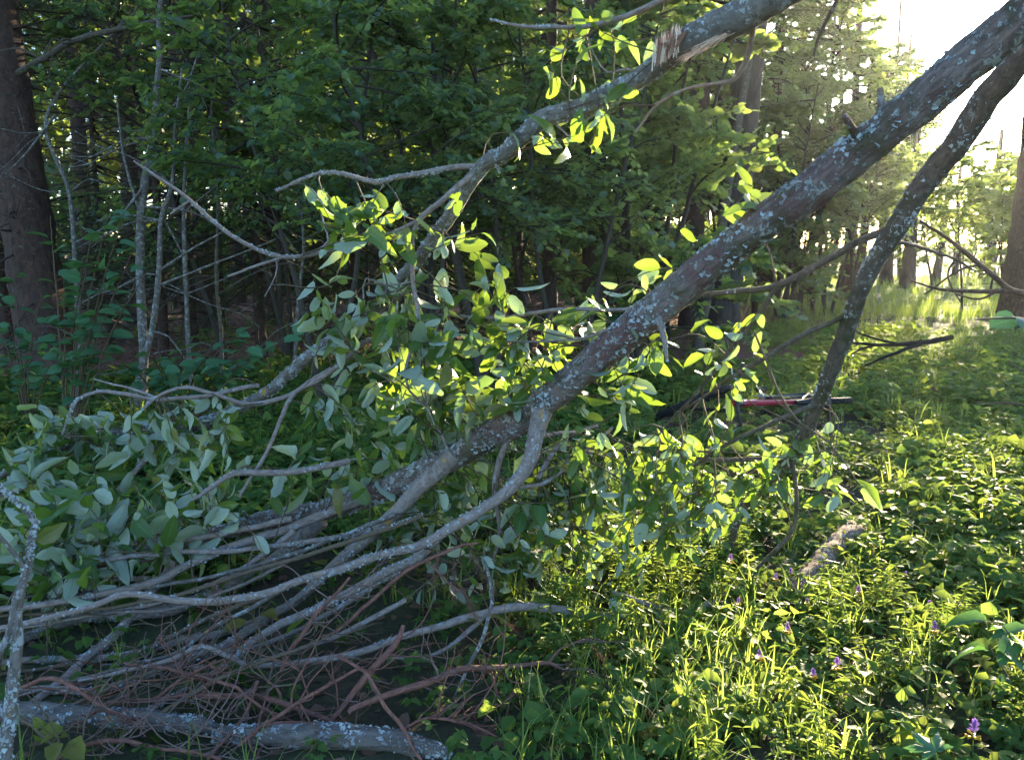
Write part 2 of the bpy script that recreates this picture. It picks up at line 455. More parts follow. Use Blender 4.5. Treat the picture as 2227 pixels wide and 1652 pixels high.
def build_ground():
    xs = np.concatenate([np.linspace(-400, -20, 12), np.linspace(-19, 19, 153), np.linspace(20, 400, 12)])
    ys = np.concatenate([np.linspace(-60, -4, 8), np.linspace(-3, 20, 116), np.linspace(22, 60, 20), np.linspace(80, 900, 10)])
    X, Y = np.meshgrid(xs, ys)
    Z = hz(X, Y)
    mb = MB()
    nx = len(xs); i = np.arange(len(ys) - 1)[:, None] * nx; j = np.arange(nx - 1)[None]
    q = np.stack([i + j, i + j + 1, i + j + nx + 1, i + j + nx], -1).reshape(-1, 4)
    mb.add(np.stack([X, Y, Z], -1).reshape(-1, 3), [q])
    o = mb.build('ground', ground_material())
    tag(o, 'forest floor of earth, moss and fallen needles', None, kind='structure')
build_ground()

# ------------------------------------------------------------------ trees of the wood behind
UL = [small_leaf(W, f, c) for W, f, c in ((0.82, 0.15, 0.15), (0.74, 0.3, 0.25), (0.9, 0.05, 0.05))]

def grow_branch(wood, leaves, p0, dirv, L, r0, leaf, nside, g, droop=0.2, lps=7, tips=None, bare=0.25):
    """one limb with side shoots lying in a rather flat spray, leaves along the shoots"""
    d = norm(dirv)
    n = 5
    pts = [np.array(p0, float)]
    dd = d.copy()
    for i in range(n):
        dd = norm(dd + np.array((g.normal(0, .13), g.normal(0, .13), -droop / n + g.normal(0, .05))))
        pts.append(pts[-1] + dd * L / n)
    tube(wood, pts, np.linspace(r0, r0 * 0.2, n + 1), n=5, step=L / 8, cap=False)
    pts = np.array(pts)
    side = norm(np.cross(d, (0, 0, 1)) + 1e-4)
    A, Nn, Pp, S = [], [], [], []
    for k in range(nside):
        t = bare + (1 - bare) * (k + g.uniform()) / nside
        i = min(int(t * n), n - 1); q = pts[i] + (pts[i + 1] - pts[i]) * (t * n - i)
        sgn = 1 if k % 2 else -1
        sd = norm(d * g.uniform(0.4, 0.9) + side * sgn * g.uniform(0.4, 1) + np.array((0, 0, g.normal(0, 0.5))))
        sl = L * g.uniform(0.22, 0.42) * (1.15 - 0.6 * t)
        e = q + sd * sl + np.array((0, 0, -droop * sl * 0.5))
        tube(wood, [q, (q + e) / 2 + np.array((0, 0, sl * .05)), e], [r0 * 0.3, r0 * .2, r0 * .1], n=3, step=sl / 3, cap=False)
        m = max(3, int(lps * g.uniform(0.7, 1.3)))
        for j in range(m):
            tt = (j + 0.6) / m
            lp = q + (e - q) * tt
            s2 = norm(np.cross(sd, (0, 0, 1)))
            ld = norm(sd * 0.7 + s2 * (1 if j % 2 else -1) * g.uniform(.5, 1.1) + np.array((0, 0, g.normal(-.15, .25))))
            A.append(ld); Pp.append(lp); S.append(leaf * g.uniform(0.6, 1.2))
            Nn.append((g.normal(0, .6), g.normal(-.35, .6), 1))
    A = np.array(A); Nn = np.array(Nn); Pp = np.array(Pp); S = np.array(S)
    RM = rot_frames(A, Nn)
    w = g.integers(0, len(UL), len(A))
    for u in range(len(UL)):
        s = w == u
        put(leaves, UL[u], Pp[s], RM[s], S[s])

def broadleaf(seed, H, nst, nbr, blen, leaf, low=0.2, lps=7, nside=9, r=0.05, name='understorey_tree', lean=0.25, lm='uleaf'):
    g = np.random.default_rng(seed)
    wood, lv = MB(), MB()
    for s in range(nst):
        az = g.uniform(0, 6.28)
        ln = lean * g.uniform(0.4, 1.2) if nst > 1 else lean * 0.35
        pts = [np.zeros(3) if nst == 1 else np.array((.05 * math.cos(az), .05 * math.sin(az), -0.05))]
        k = 7
        d = np.array((math.cos(az) * ln, math.sin(az) * ln, 1.0))
        hh = H * g.uniform(0.75, 1.0)
        for i in range(k):
            d = norm(d + np.array((g.normal(0, .07), g.normal(0, .07), 0.02)))
            pts.append(pts[-1] + d * hh / k)
        rs = r * g.uniform(.7, 1)
        tube(wood, pts, np.linspace(rs, rs * .15, k + 1), n=7, step=0.25, bump=.06)
        pts = np.array(pts)
        for b in range(nbr // nst):
            t = low + (0.98 - low) * (b + g.uniform()) / (nbr // nst)
            i = min(int(t * k), k - 1); q = pts[i] + (pts[i + 1] - pts[i]) * (t * k - i)
            a = g.uniform(0, 6.28)
            L = blen * (1.15 - 0.75 * t) * g.uniform(.7, 1.2)
            grow_branch(wood, lv, q, (math.cos(a), math.sin(a), g.uniform(0.0, 1.1)), L, rs * .35, leaf, nside, g, droop=0.5, lps=lps)
    t = thing(name, 'tree', 'tree')
    wood.build('trunk', M['pole_bark'], t)
    lv.build('crown', M[lm], t)
    return t

def needle_tpl(L=0.05, w=0.008):
    return (np.array([(0, -w / 2, 0), (L, 0, 0), (0, w / 2, 0)]), [np.array([(0, 1, 2)])], np.zeros((3, 2)))

def twig_fan(mb, q, d, L, g, nl=0.045, nw=0.007, gap=0.018):
    """a needle-covered shoot: thin triangles both sides and above"""
    m = max(4, int(L / gap))
    t = (np.arange(m) + .5) / m
    sidev = norm(np.cross(d, (0, 0, 1)) + 1e-4)
    P0 = q + d * (t * L)[:, None] + np.array((0, 0, -0.25)) * (L * t ** 2)[:, None]
    for ang in (-1.0, -0.35, 0.35, 1.0):
        A = norm(d * 0.75 + sidev * math.sin(ang * 1.3) + np.array((0, 0, 1)) * (math.cos(ang * 1.3) * 0.55 - .1) + g.normal(0, .15, (m, 3)))
        Nn = np.cross(A, d) + g.normal(0, .3, (m, 3)) + 1e-4
        put(mb, needle_tpl(nl, nw), P0, rot_frames(A, Nn), np.full(m, 1.0) * g.uniform(.8, 1.1, m), r=np.full(m, g.uniform()))

def conifer(seed, H, zb, Lmax, r, name, nwh=6, gap=0.5, dead=30, nl=0.07, young=False):
    g = np.random.default_rng(seed)
    wood, nd_ = MB(), MB()
    tube(wood, [(0, 0, -.15), (0, 0, .5), (.03, .02, H * .3), (0, .05, H * .6), (0, 0, H)], [r * 1.05, r, r * .82, r * .5, .02], n=18, step=.22, bump=.05, flare=0.35)
    z = zb
    while z < H - .3:
        L = Lmax * ((H - z) / (H - zb)) ** .75
        for k in range(nwh):
            a = g.uniform(0, 6.28); zz = z + g.uniform(-.2, .2)
            d = norm((math.cos(a), math.sin(a), g.uniform(-.25, .1)))
            LL = L * g.uniform(.7, 1.1)
            e = np.array((0, 0, zz)) + d * LL + np.array((0, 0, -.18 * LL))
            m = np.array((0, 0, zz)) + d * LL * .5 + np.array((0, 0, -.12 * LL))
            tube(wood, [(0, 0, zz), m, e], [.018 + .006 * LL, .012, .004], n=4, step=LL / 4, cap=False)
            side = norm(np.cross(d, (0, 0, 1)))
            ns = max(5, int(LL / .13))
            for j in range(ns):
                t = .15 + .85 * (j + g.uniform()) / ns
                q = (1 - t) ** 2 * np.array((0, 0, zz)) + 2 * t * (1 - t) * m + t * t * e
                sd = norm(d * g.uniform(.4, .9) + side * (1 if j % 2 else -1) * g.uniform(.4, 1) + np.array((0, 0, -g.uniform(.1, .7))))
                twig_fan(nd_, q, sd, min(.55, LL * .35) * g.uniform(.6, 1.1), g, nl, nl * .17, nl * .42)
        z += gap * g.uniform(.8, 1.2)
    # dead lower limbs
    for k in range(dead):
        zz = g.uniform(.5, max(zb, 1.0)); a = g.uniform(0, 6.28); L = g.uniform(.5, 1.9)
        d = norm((math.cos(a), math.sin(a), g.uniform(-.5, .15)))
        q = np.array((0, 0, zz))
        e = q + d * L + np.array((0, 0, -.12 * L)); m = q + d * L * .5 + np.array((0, 0, g.normal(0, .05)))
        tube(wood, [q, m, e], [.013, .008, .003], n=4, step=.2, cap=False, wob=.008)
        for j in range(4):
            t = g.uniform(.3, .95); b = q + (e - q) * t
            tube(wood, [b, b + norm(d + g.normal(0, .6, 3)) * g.uniform(.12, .4)], [.005, .002], n=3, step=.15, cap=False)
    t = thing(name, 'conifer', 'tree')
    wood.build('trunk', M['spruce_bark'], t)
    nd_.build('crown', M['needle'], t)
    return t

# one of each kind, then copies
SPR = [conifer(11, 17, 5.2, 2.6, .22, 'spruce_tree', dead=55), conifer(12, 19, 6.2, 2.8, .22, 'spruce_tree', dead=60)]
YSP = [conifer(21, 6.5, .5, 1.5, .07, 'young_spruce', nwh=6, gap=.33, dead=6, nl=.05), conifer(22, 8, 1.6, 1.7, .09, 'young_spruce', nwh=6, gap=.36, dead=14, nl=.05)]
BRD = [broadleaf(31, 5.6, 3, 42, 1.7, .092, low=.34, lps=10, nside=13), broadleaf(32, 6.5, 2, 42, 1.9, .09, low=.36, lps=11, nside=13), broadleaf(33, 4.6, 4, 44, 1.4, .115, low=.10, lps=11, nside=12),
       broadleaf(34, 7.5, 1, 40, 2.0, .095, low=.25, r=.08, lps=11, nside=13), broadleaf(35, 10.0, 1, 56, 2.6, .13, low=.30, r=.11, lps=11, nside=14),
       broadleaf(36, 5.0, 1, 36, 1.8, .12, low=.48, r=.05, lps=9, nside=12)]
used = set()

def plant(protos, i, x, d, s, rz, label, group=None, lean=(0, 0), thick=1.0, loc=None):
    p = protos[i % len(protos)]
    L = GX(x, d) if loc is None else np.array((loc[0], loc[1], float(hz(loc[0], loc[1]))))
    scl = (s * thick, s * thick, s)
    if p.name not in used:
        used.add(p.name)
        p.location = L; p.rotation_euler = (lean[0], lean[1], rz); p.scale = scl
        p['label'] = label
        if group: p['group'] = group
        return p
    return dup(p, L, rz, scl, lean[0], lean[1], label, group)

GS = 'spruce trunks of the dark wood'
spruces = [
    (115, 9.5, 1.0, 1.25, (0, R(-4.6)), 'massive dark spruce trunk at the left edge of the photo'),
    (1290, 13.0, 1.0, .85, (0, R(1)), 'dark conifer trunk behind the middle of the fallen trunk'),
    (1195, 16.5, .9, .75, (0, 0), 'slimmer dark trunk just left of the conifer behind the fallen trunk'),
    (1500, 17.5, 1.0, .9, (0, R(1)), 'dark trunk close to the left of the grey furrowed one'),
    (415, 13.5, .9, .55, (0, R(.5)), 'thin dark trunk in the left wood beside its thicker twin'),
    (448, 15.5, .95, .75, (0, 0), 'thicker dark trunk in the left wood with low gleams beside it'),
    (300, 16.0, .95, .8, (0, R(-1)), 'dark trunk behind the grey saplings in the left wood'),
    (590, 17.0, .9, .65, (0, R(1)), 'dark brown trunk left of the broken stem in the wood'),
    (690, 19.0, .95, .8, (0, 0), 'dark trunk seen between the twigs left of the leafy sprig'),
    (1040, 20.0, .95, .8, (0, 0), 'dark trunk seen above the central leaf clump'),
    (1390, 22.0, .95, .8, (0, 0), 'far dark trunk right of the middle conifer'),
    (820, 24.0, 1.0, .9, (0, 0), 'far dark trunk behind the broken stem'),
    (200, 21.0, 1.0, .9, (0, 0), 'far dark trunk right of the massive spruce'),
    (520, 24.0, 1.0, .8, (0, 0), 'far dark trunk deep in the left wood'),
    (60, 15.0, 1.0, .8, (0, R(1)), 'dark trunk partly hidden by the massive spruce'),
    (1660, 24.0, 1.0, .8, (0, R(1)), 'dark trunk behind the thin brown stems right of the grey furrowed trunk'),
]
for i, (x, d, s, th, ln, lab) in enumerate(spruces):
    plant(SPR, i, x, d, s, i * 1.7, lab, GS, ln, th)

GY = 'young spruces in the dark wood'
youngs = [
    (1330, 17.5, .9, 'young spruce hanging dark behind the middle conifer trunk'),
    (1130, 18.0, 1.0, 'dark young spruce behind the upper leafy bough'),
    (700, 18.0, .9, 'young spruce with drooping green boughs left of the forked stem'),
    (480, 17.0, .95, 'young spruce behind the twig tangle in the left wood'),
    (240, 13.5, .85, 'young spruce between the massive trunk and the grey saplings'),
    (880, 21.0, 1.1, 'dim young spruce far behind the fork of the broken stem'),
    (1420, 19.0, 1.0, 'dim young spruce left of the grey furrowed trunk'),
    (570, 11.2, .8, 'shady young spruce behind the tip of the long bare twig'),
    (770, 12.3, .85, 'shady young spruce behind the leafy sprig on the broken stem'),
    (360, 11.0, .75, 'shady young spruce right behind the grey saplings'),
    (970, 12.6, .85, 'shady young spruce framed by the fork of the broken stem'),
    (20, 12.0, .9, 'young spruce at the left border below the massive trunk'),
    (380, 22.0, 1.1, 'dim young spruce deep behind the thin dark trunks'),
    (600, 26.0, 1.2, 'faint young spruce far back in the left wood'),
    (1010, 27.0, 1.25, 'faint young spruce far back in the middle of the wood'),
    (1240, 27.0, 1.2, 'faint young spruce far back behind the middle conifer'),
]
for i, (x, d, s, lab) in enumerate(youngs):
    plant(YSP, i, x, d, s, i * 2.1, lab, GY)

GB = 'leafy understorey trees'
broad = [
    (0, 930, 10.0, .95, 'leafy understorey tree above the fork of the broken stem'),
    (1, 1160, 11.5, .9, 'leafy understorey tree behind the bent part of the broken stem'),
    (0, 640, 10.5, .95, 'leafy understorey tree with sunlit tips left of the centre'),
    (3, 500, 10.5, .75, 'thin leafed tree arching over the left saplings'),
    (0, 1320, 13.0, 1.0, 'leafy tree behind the torn part of the broken stem'),
    (1, 780, 13.0, 1.0, 'leafy tree behind the long bare twig'),
    (1, 1090, 14.0, .95, 'bushy tree spreading low boughs right of the forked stem'),
    (4, 1010, 17.0, .8, 'taller leafy tree rising behind the centre of the wood'),
    (3, 1450, 15.0, 1.0, 'leafy tree left of the grey furrowed trunk'),
    (4, 1690, 25.0, 1.0, 'sunny leafed tree well behind the grey furrowed trunk'),
    (0, 1590, 19.0, 1.1, 'leafy tree whose top shows above the grey furrowed trunk base'),
    (1, 1800, 20.0, 1.05, 'backlit leafy tree above the middle of the thick fallen trunk'),
    (4, 1850, 25.0, .9, 'backlit tall tree left of the white sky gap'),
    (2, 1740, 22.0, 1.0, 'backlit bush of many stems behind the forked side branch'),
    (2, 2190, 24.0, 1.0, 'backlit bush at the right border under the bright sky'),
    (0, 2030, 33.0, .8, 'low backlit tree beyond the clearing under the dark leaning stem'),
    (5, 2090, 20.0, .86, 'small high-crowned tree under the white sky gap'),
    (5, 2235, 18.5, .85, 'small high-crowned tree cut by the right border'),
    (5, 2150, 26.0, 1.0, 'taller high-crowned tree behind the small one under the sky gap'),
    (1, 900, 7.8, .85, 'leafy tree whose boughs hang just above the fork of the broken stem'),
    (0, 1070, 8.2, .95, 'leafy tree with bright tips behind the upper half of the broken stem'),
    (1, 1240, 8.6, .85, 'leafy tree right behind the sprig hanging from the broken stem'),
    (2, 1390, 9.8, 1.1, 'leafy tree under the torn wood of the broken stem'),
    (1, 720, 8.0, .85, 'leafy tree overhanging the end of the long bare twig'),
    (4, 1755, 23.0, 1.0, 'tall leafy tree filling the sky above the fallen trunk left of the white gap'),
    (4, 1600, 18.5, 1.0, 'tall leafy tree behind the top of the grey furrowed trunk'),
    (4, 1955, 41.0, 1.25, 'tall far backlit tree beside the white sky gap'),
    (4, 1900, 46.0, 1.3, 'tallest far backlit tree left of the white sky gap'),
    (4, 1895, 37.0, 1.0, 'tall thin-leafed tree at the left edge of the white sky gap'),
    (2, 1700, 17.5, 1.15, 'leafy tree just behind the fallen trunk right of the grey furrowed one'),
    (1, 1690, 21.0, 1.0, 'backlit leafy tree between the grey furrowed trunk and the white sky gap'),
    (0, 1850, 21.0, .95, 'backlit leafy tree rising over the middle of the dark leaning stem'),
    (0, 2170, 34.0, .8, 'far low backlit tree at the right beyond the broad pale trunk'),
    (2, 1960, 38.0, 1.2, 'far low backlit tree behind the stout trunk of the clearing'),
    (2, 2100, 44.0, 1.3, 'farthest low pale tree between the trunks of the clearing'),
    (0, 2230, 46.0, 1.0, 'farthest low pale tree at the right border'),
    (2, 960, 19.0, 1.0, 'dim low tree in the gap under the fork of the broken stem'),
    (2, 1260, 23.0, 1.1, 'dim low tree behind the right side of the leaf clump'),
    (2, 1450, 26.0, 1.2, 'dim low tree far behind the grey furrowed trunk'),
]
for k, (i, x, d, s, lab) in enumerate(broad):
    plant(BRD, i, x, d, s, k * 1.3, lab, GB)

# grey furrowed trunk with its own bark, and the trunks round the clearing
def trunk_tree(name, label, x, d, r, H, lean, barkm, crown=None, zb=None, group=None, bend=0.0):
    L = GX(x, d)
    t = thing(name, label, 'tree', L, group)
    mb = MB()
    lx = math.tan(lean)
    tube(mb, [L + np.array((0, 0, -.2)), L + np.array((0, 0, .4)), L + np.array((lx * H * .25 + bend, 0, H * .25)), L + np.array((lx * H * .5 + bend, .1, H * .5)), L + np.array((lx * H, 0, H))],
         [r * 1.1, r, r * .85, r * .65, r * .25], n=28, step=.18, bump=.045, flare=.4)
    mb.build('trunk', barkm, t)
    if crown is not None:
        c = bpy.data.objects.new('crown', crown.data); col.objects.link(c); c.parent = t
        c.location = (lx * H * .8, 0, 0)
        c.scale = (1, 1, H / 17.0)
    return t
crown_a, crown_b = [ch for ch in SPR[0].children if ch.name.startswith('crown')][0], [ch for ch in SPR[1].children if ch.name.startswith('crown')][0]
trunk_tree('conifer_tree', 'thick grey furrowed conifer trunk standing behind the fallen trunk', 1568, 14.0, .26, 18, R(3.4), M['grey_bark'], crown_b)
trunk_tree('leaning_tree', 'slim mossy stem leaning beside the grey furrowed trunk', 1520, 13.0, .085, 7, R(8), M['darkstem'])
GC = 'trunks beyond the clearing'
for x, d, r, H, ln, lab in (
    (1832, 25, .20, 7, R(4), 'brown trunk beyond the clearing, leaning, left of the dark stem'),
    (1858, 27, .17, 7, R(5), 'second brown trunk tight beside the leaning one beyond the clearing'),
    (1972, 33, .27, 7, R(0), 'stout trunk beyond the clearing just right of the dark stem'),
    (1925, 36, .25, 7, R(1), 'dim trunk beyond the clearing hidden behind the dark stem'),
    (2035, 37, .17, 7, R(4), 'slanting pale trunk beyond the clearing'),
    (2075, 40, .15, 7, R(-1), 'narrow pale trunk beyond the clearing'),
    (2145, 41, .32, 7, R(1), 'broad pale trunk beyond the clearing near the right border'),
    (2215, 17, .36, 16, R(1), 'dark trunk cut off by the right border'),
    ):
    trunk_tree('clearing_tree', lab, x, d, r, H, ln, M['grey_bark'] if d > 30 else M['spruce_bark'], None, group=GC)
thick = MB()
# thin brown stems of a thicket right of the grey trunk
g = np.random.default_rng(5)
for k, (x, d, lab) in enumerate(((1640, 18.5, 'thin brown thicket stem nearest the grey furrowed trunk'), (1712, 20, 'thin brown thicket stem standing straight'), (1735, 20, 'thin brown thicket stem leaning right'),
                 (1765, 21, 'thin brown thicket stem among the bright leaves'), (1790, 22, 'thin brown thicket stem at the right end'), (1690, 19, 'thin brown thicket stem forking low'))):
    L = GX(x, d); t = thing('thicket_stem', lab, 'sapling', L, 'thin brown stems of the thicket'); mb = MB()
    for q in range(2):
        a = g.normal(0, .22)
        tube(mb, [L + np.array((0, 0, -.05)), L + np.array((a * .8, g.normal(0, .1), 1.2)), L + np.array((a * 2.3, g.normal(0, .2), 3.2)), L + np.array((a * 3.2, 0, 5))], [.05, .042, .03, .012], n=6, step=.25, bump=.05)
    mb.build('stem', M['spruce_bark'], t)

# the far wood: one leafy mass closing the view
def far_wood():
    g = np.random.default_rng(77)
    lv, tr = MB(), MB()
    n = 70000
    az = g.uniform(R(-50), R(14), n); dd = g.uniform(34, 62, n)
    top = 19 + 3 * np.sin(az * 14) + 2 * np.sin(az * 37 + 1)
    z = g.uniform(0.2, 1, n) ** 0.9 * top
    pos = np.stack([dd * np.sin(az), dd * np.cos(az), z], -1)
    c = np.sin(pos[:, 0] * .9) + np.sin(pos[:, 2] * 1.3 + pos[:, 1] * .5) + g.normal(0, .6, n)
    pos = pos[c > -0.5]; n = len(pos)
    RM = rot_frames(g.normal(0, 1, (n, 3)), g.normal(0, 1, (n, 3)))
    put(lv, UL[0], pos, RM, g.uniform(.3, .65, n))
    n = 26000
    az = g.uniform(R(-52), R(13), n); dd = g.uniform(29, 40, n); z = g.uniform(0.05, 1, n) ** 1.3 * (3.2 + np.sin(az * 23))
    pos = np.stack([dd * np.sin(az), dd * np.cos(az), z], -1)
    put(lv, UL[0], pos, rot_frames(g.normal(0, 1, (n, 3)), g.normal(0, 1, (n, 3))), g.uniform(.2, .42, n))
    o = lv.build('distant_wood', [M['uleaf'], M['spruce_bark']])
    tag(o, 'distant green wood closing the view behind the trees', None, kind='stuff')
far_wood()
def far_trunks():
    g = np.random.default_rng(78)
    tr = MB()
    for k in range(70):
        a = g.uniform(R(-48), R(24)); d = g.uniform(30, 58); x, y = d * math.sin(a), d * math.cos(a); r = g.uniform(.08, .2)
        tube(tr, [(x, y, -.1), (x + g.normal(0, .2), y, 6), (x + g.normal(0, .4), y, 14)], [r, r * .8, r * .4], n=6, step=2.0)
    o = tr.build('distant_tree_trunks', M['spruce_bark'])
    tag(o, 'many distant trunks standing in the far wood', None, kind='stuff')
far_trunks()

# ------------------------------------------------------------------ the fallen willow
WL6 = [leaf_tpl(.52, f, c, w, 8, .8, sd, .10, tw, bt) for f, c, w, sd, tw, bt in
       ((.12, .12, .012, 1, .2, 0), (.28, .3, .02, 2, -.3, .12), (.05, -.1, .02, 3, .3, 0), (.35, .45, .03, 4, .5, .45), (.18, .2, .015, 5, -.5, .1), (.1, .6, .03, 6, .2, .3), (-.15, .2, .03, 7, .1, 0), (.22, -.2, .02, 8, -.2, .5), (.3, .8, .03, 9, .7, .15), (.08, .1, .012, 10, -.1, .25))]
WN6 = [leaf_tpl(.40, f, c, w, 6, .85, sd, .10, tw, bt) for f, c, w, sd, tw, bt in
       ((.15, .15, .012, 11, .2, 0), (.3, .35, .02, 12, -.4, .1), (.1, -.15, .02, 13, .3, 0), (.5, .6, .03, 14, .6, .2))]
ANCH = []      # points of every willow stem and branch, for the shoots to spring from

def trace(pts, d0=None, d1=None):
    """[(x, y, width[, depth]) ...] -> world points and radii; depth runs from d0 to d1 along the list"""
    n = len(pts)
    acc = [0.0]
    for a, b in zip(pts[:-1], pts[1:]): acc.append(acc[-1] + math.hypot(b[0] - a[0], b[1] - a[1]))
    W, Rr = [], []
    for p, s in zip(pts, acc):
        d = p[3] if len(p) > 3 else d0 + (d1 - d0) * s / acc[-1]
        w = P(p[0], p[1], d)
        gz = float(hz(w[0], w[1])) + p[2] / FPX * d * .4
        if w[2] < gz:          # never under the ground: slide towards the camera along the ray
            c0 = np.array((0, 0, CAM_Z)); v = w - c0
            tt = (gz - CAM_Z) / v[2]; w = c0 + v * tt; d = d * tt
        W.append(w); Rr.append(p[2] / 2 / FPX * d)
    return np.array(W), np.array(Rr)

def flakes(mb, pts, rad, T, n, size, g, clus=1.0, up=0.25):
    """small crusty lichen cups sitting on a stem"""
    k = len(pts)
    L = np.linalg.norm(np.diff(pts, axis=0), axis=1); cum = np.concatenate(([0], np.cumsum(L)))
    ncl = max(3, int(n / 26))
    cen = g.uniform(0, cum[-1], ncl); ca = g.normal(math.pi / 2, 1.5, ncl)
    wid = g.uniform(.02, .09, ncl) * clus
    idx = g.integers(0, ncl, n)
    s = np.clip(cen[idx] + g.normal(0, 1, n) * wid[idx], 0, cum[-1] - 1e-4)
    rr0 = np.interp(s, cum, rad)
    a = ca[idx] + g.normal(0, 1, n) * np.minimum(.9, wid[idx] * .7 / np.maximum(rr0, .004))
    c = np.stack([np.interp(s, cum, pts[:, j]) for j in range(3)], -1)
    t = norm(np.stack([np.interp(s, cum, T[:, j]) for j in range(3)], -1))
    side = norm(np.cross(t, np.array((0, 0, 1.0)) + 1e-3)); upv = np.cross(side, t)
    # angle 90 degrees is the top of the stem, -1 towards the viewer
    nrm = side * np.cos(a)[:, None] + upv * np.sin(a)[:, None]
    m = 7
    th = np.linspace(0, 2 * math.pi, m, endpoint=False)
    V = np.concatenate([np.stack([np.cos(th), np.sin(th), np.full(m, .35)], -1), [(0, 0, .05)]])
    V[:m, :2] *= (1 + .3 * np.sin(3 * th + 1))[:, None]; V[:m, 2] += .2 * np.sin(2 * th)
    F = np.stack([np.arange(m), (np.arange(m) + 1) % m, np.full(m, m)], -1)
    tn = norm(nrm + g.normal(0, .45, (n, 3)))
    put(mb, (V, [F], np.zeros((m + 1, 2))), c + nrm * rr0[:, None] * .96, rot_frames(g.normal(0, 1, (n, 3)), tn), size * g.uniform(.4, 1.3, n), mi=1)

def stem(root, name, pts, d0=None, d1=None, m='willow_smooth', n=10, bump=.05, step=.035, wob=.002, label=None, lich=0, lsize=.007, knots=0):
    W, Rr = trace(pts, d0, d1)
    mb = MB()
    q, r, T = tube(mb, W, Rr, n=n, step=step, bump=bump, wob=wob)
    g = np.random.default_rng(int(abs(pts[0][0] * 7 + pts[0][1])) + 3)
    for k in range(knots):
        i = g.integers(1, len(q) - 1); a = norm(np.cross(T[i], g.normal(0, 1, 3)) + np.array((0, -.3, .4)))
        tube(mb, [q[i], q[i] + a * r[i] * g.uniform(1.2, 2.4)], [r[i] * .3, r[i] * .14], n=6, step=.01)
    if lich: flakes(mb, q, r, T, lich, lsize, g)
    o = mb.build(name, [M[m], M['lichen']], root)
    if label: o['label'] = label
    for a, rr in zip(q[::3], r[::3]): ANCH.append(a)
    return o

# --- A: the thick trunk with its fork, lower limbs and brush of branches
A = thing('fallen_tree', 'thick lichen-spotted willow trunk fallen from the top right down to the brushwood', 'fallen tree', P(600, 1290, 4.2))
stem(A, 'trunk', [(2345, -66, 92, 2.45), (2218, 40, 92, 2.55), (2108, 132, 90, 2.64), (1979, 240, 87, 2.75), (1877, 322, 86, 2.84), (1775, 400, 83, 2.92), (1673, 476, 80, 3.0), (1571, 553, 77, 3.1),
                  (1465, 640, 75, 3.2), (1346, 740, 70, 3.33), (1244, 825, 66, 3.43), (1142, 905, 64, 3.54), (1040, 961, 61, 3.64), (972, 1000, 56, 3.72), (880, 1045, 52, 3.84), (760, 1092, 46, 3.98), (690, 1112, 43, 4.05),
                  (578, 1132, 40, 4.15), (442, 1169, 36, 4.25), (306, 1186, 32, 4.35), (200, 1190, 28, 4.4)], m='willow', n=26, bump=.06, step=.025, lich=3600, lsize=.0085, knots=4)
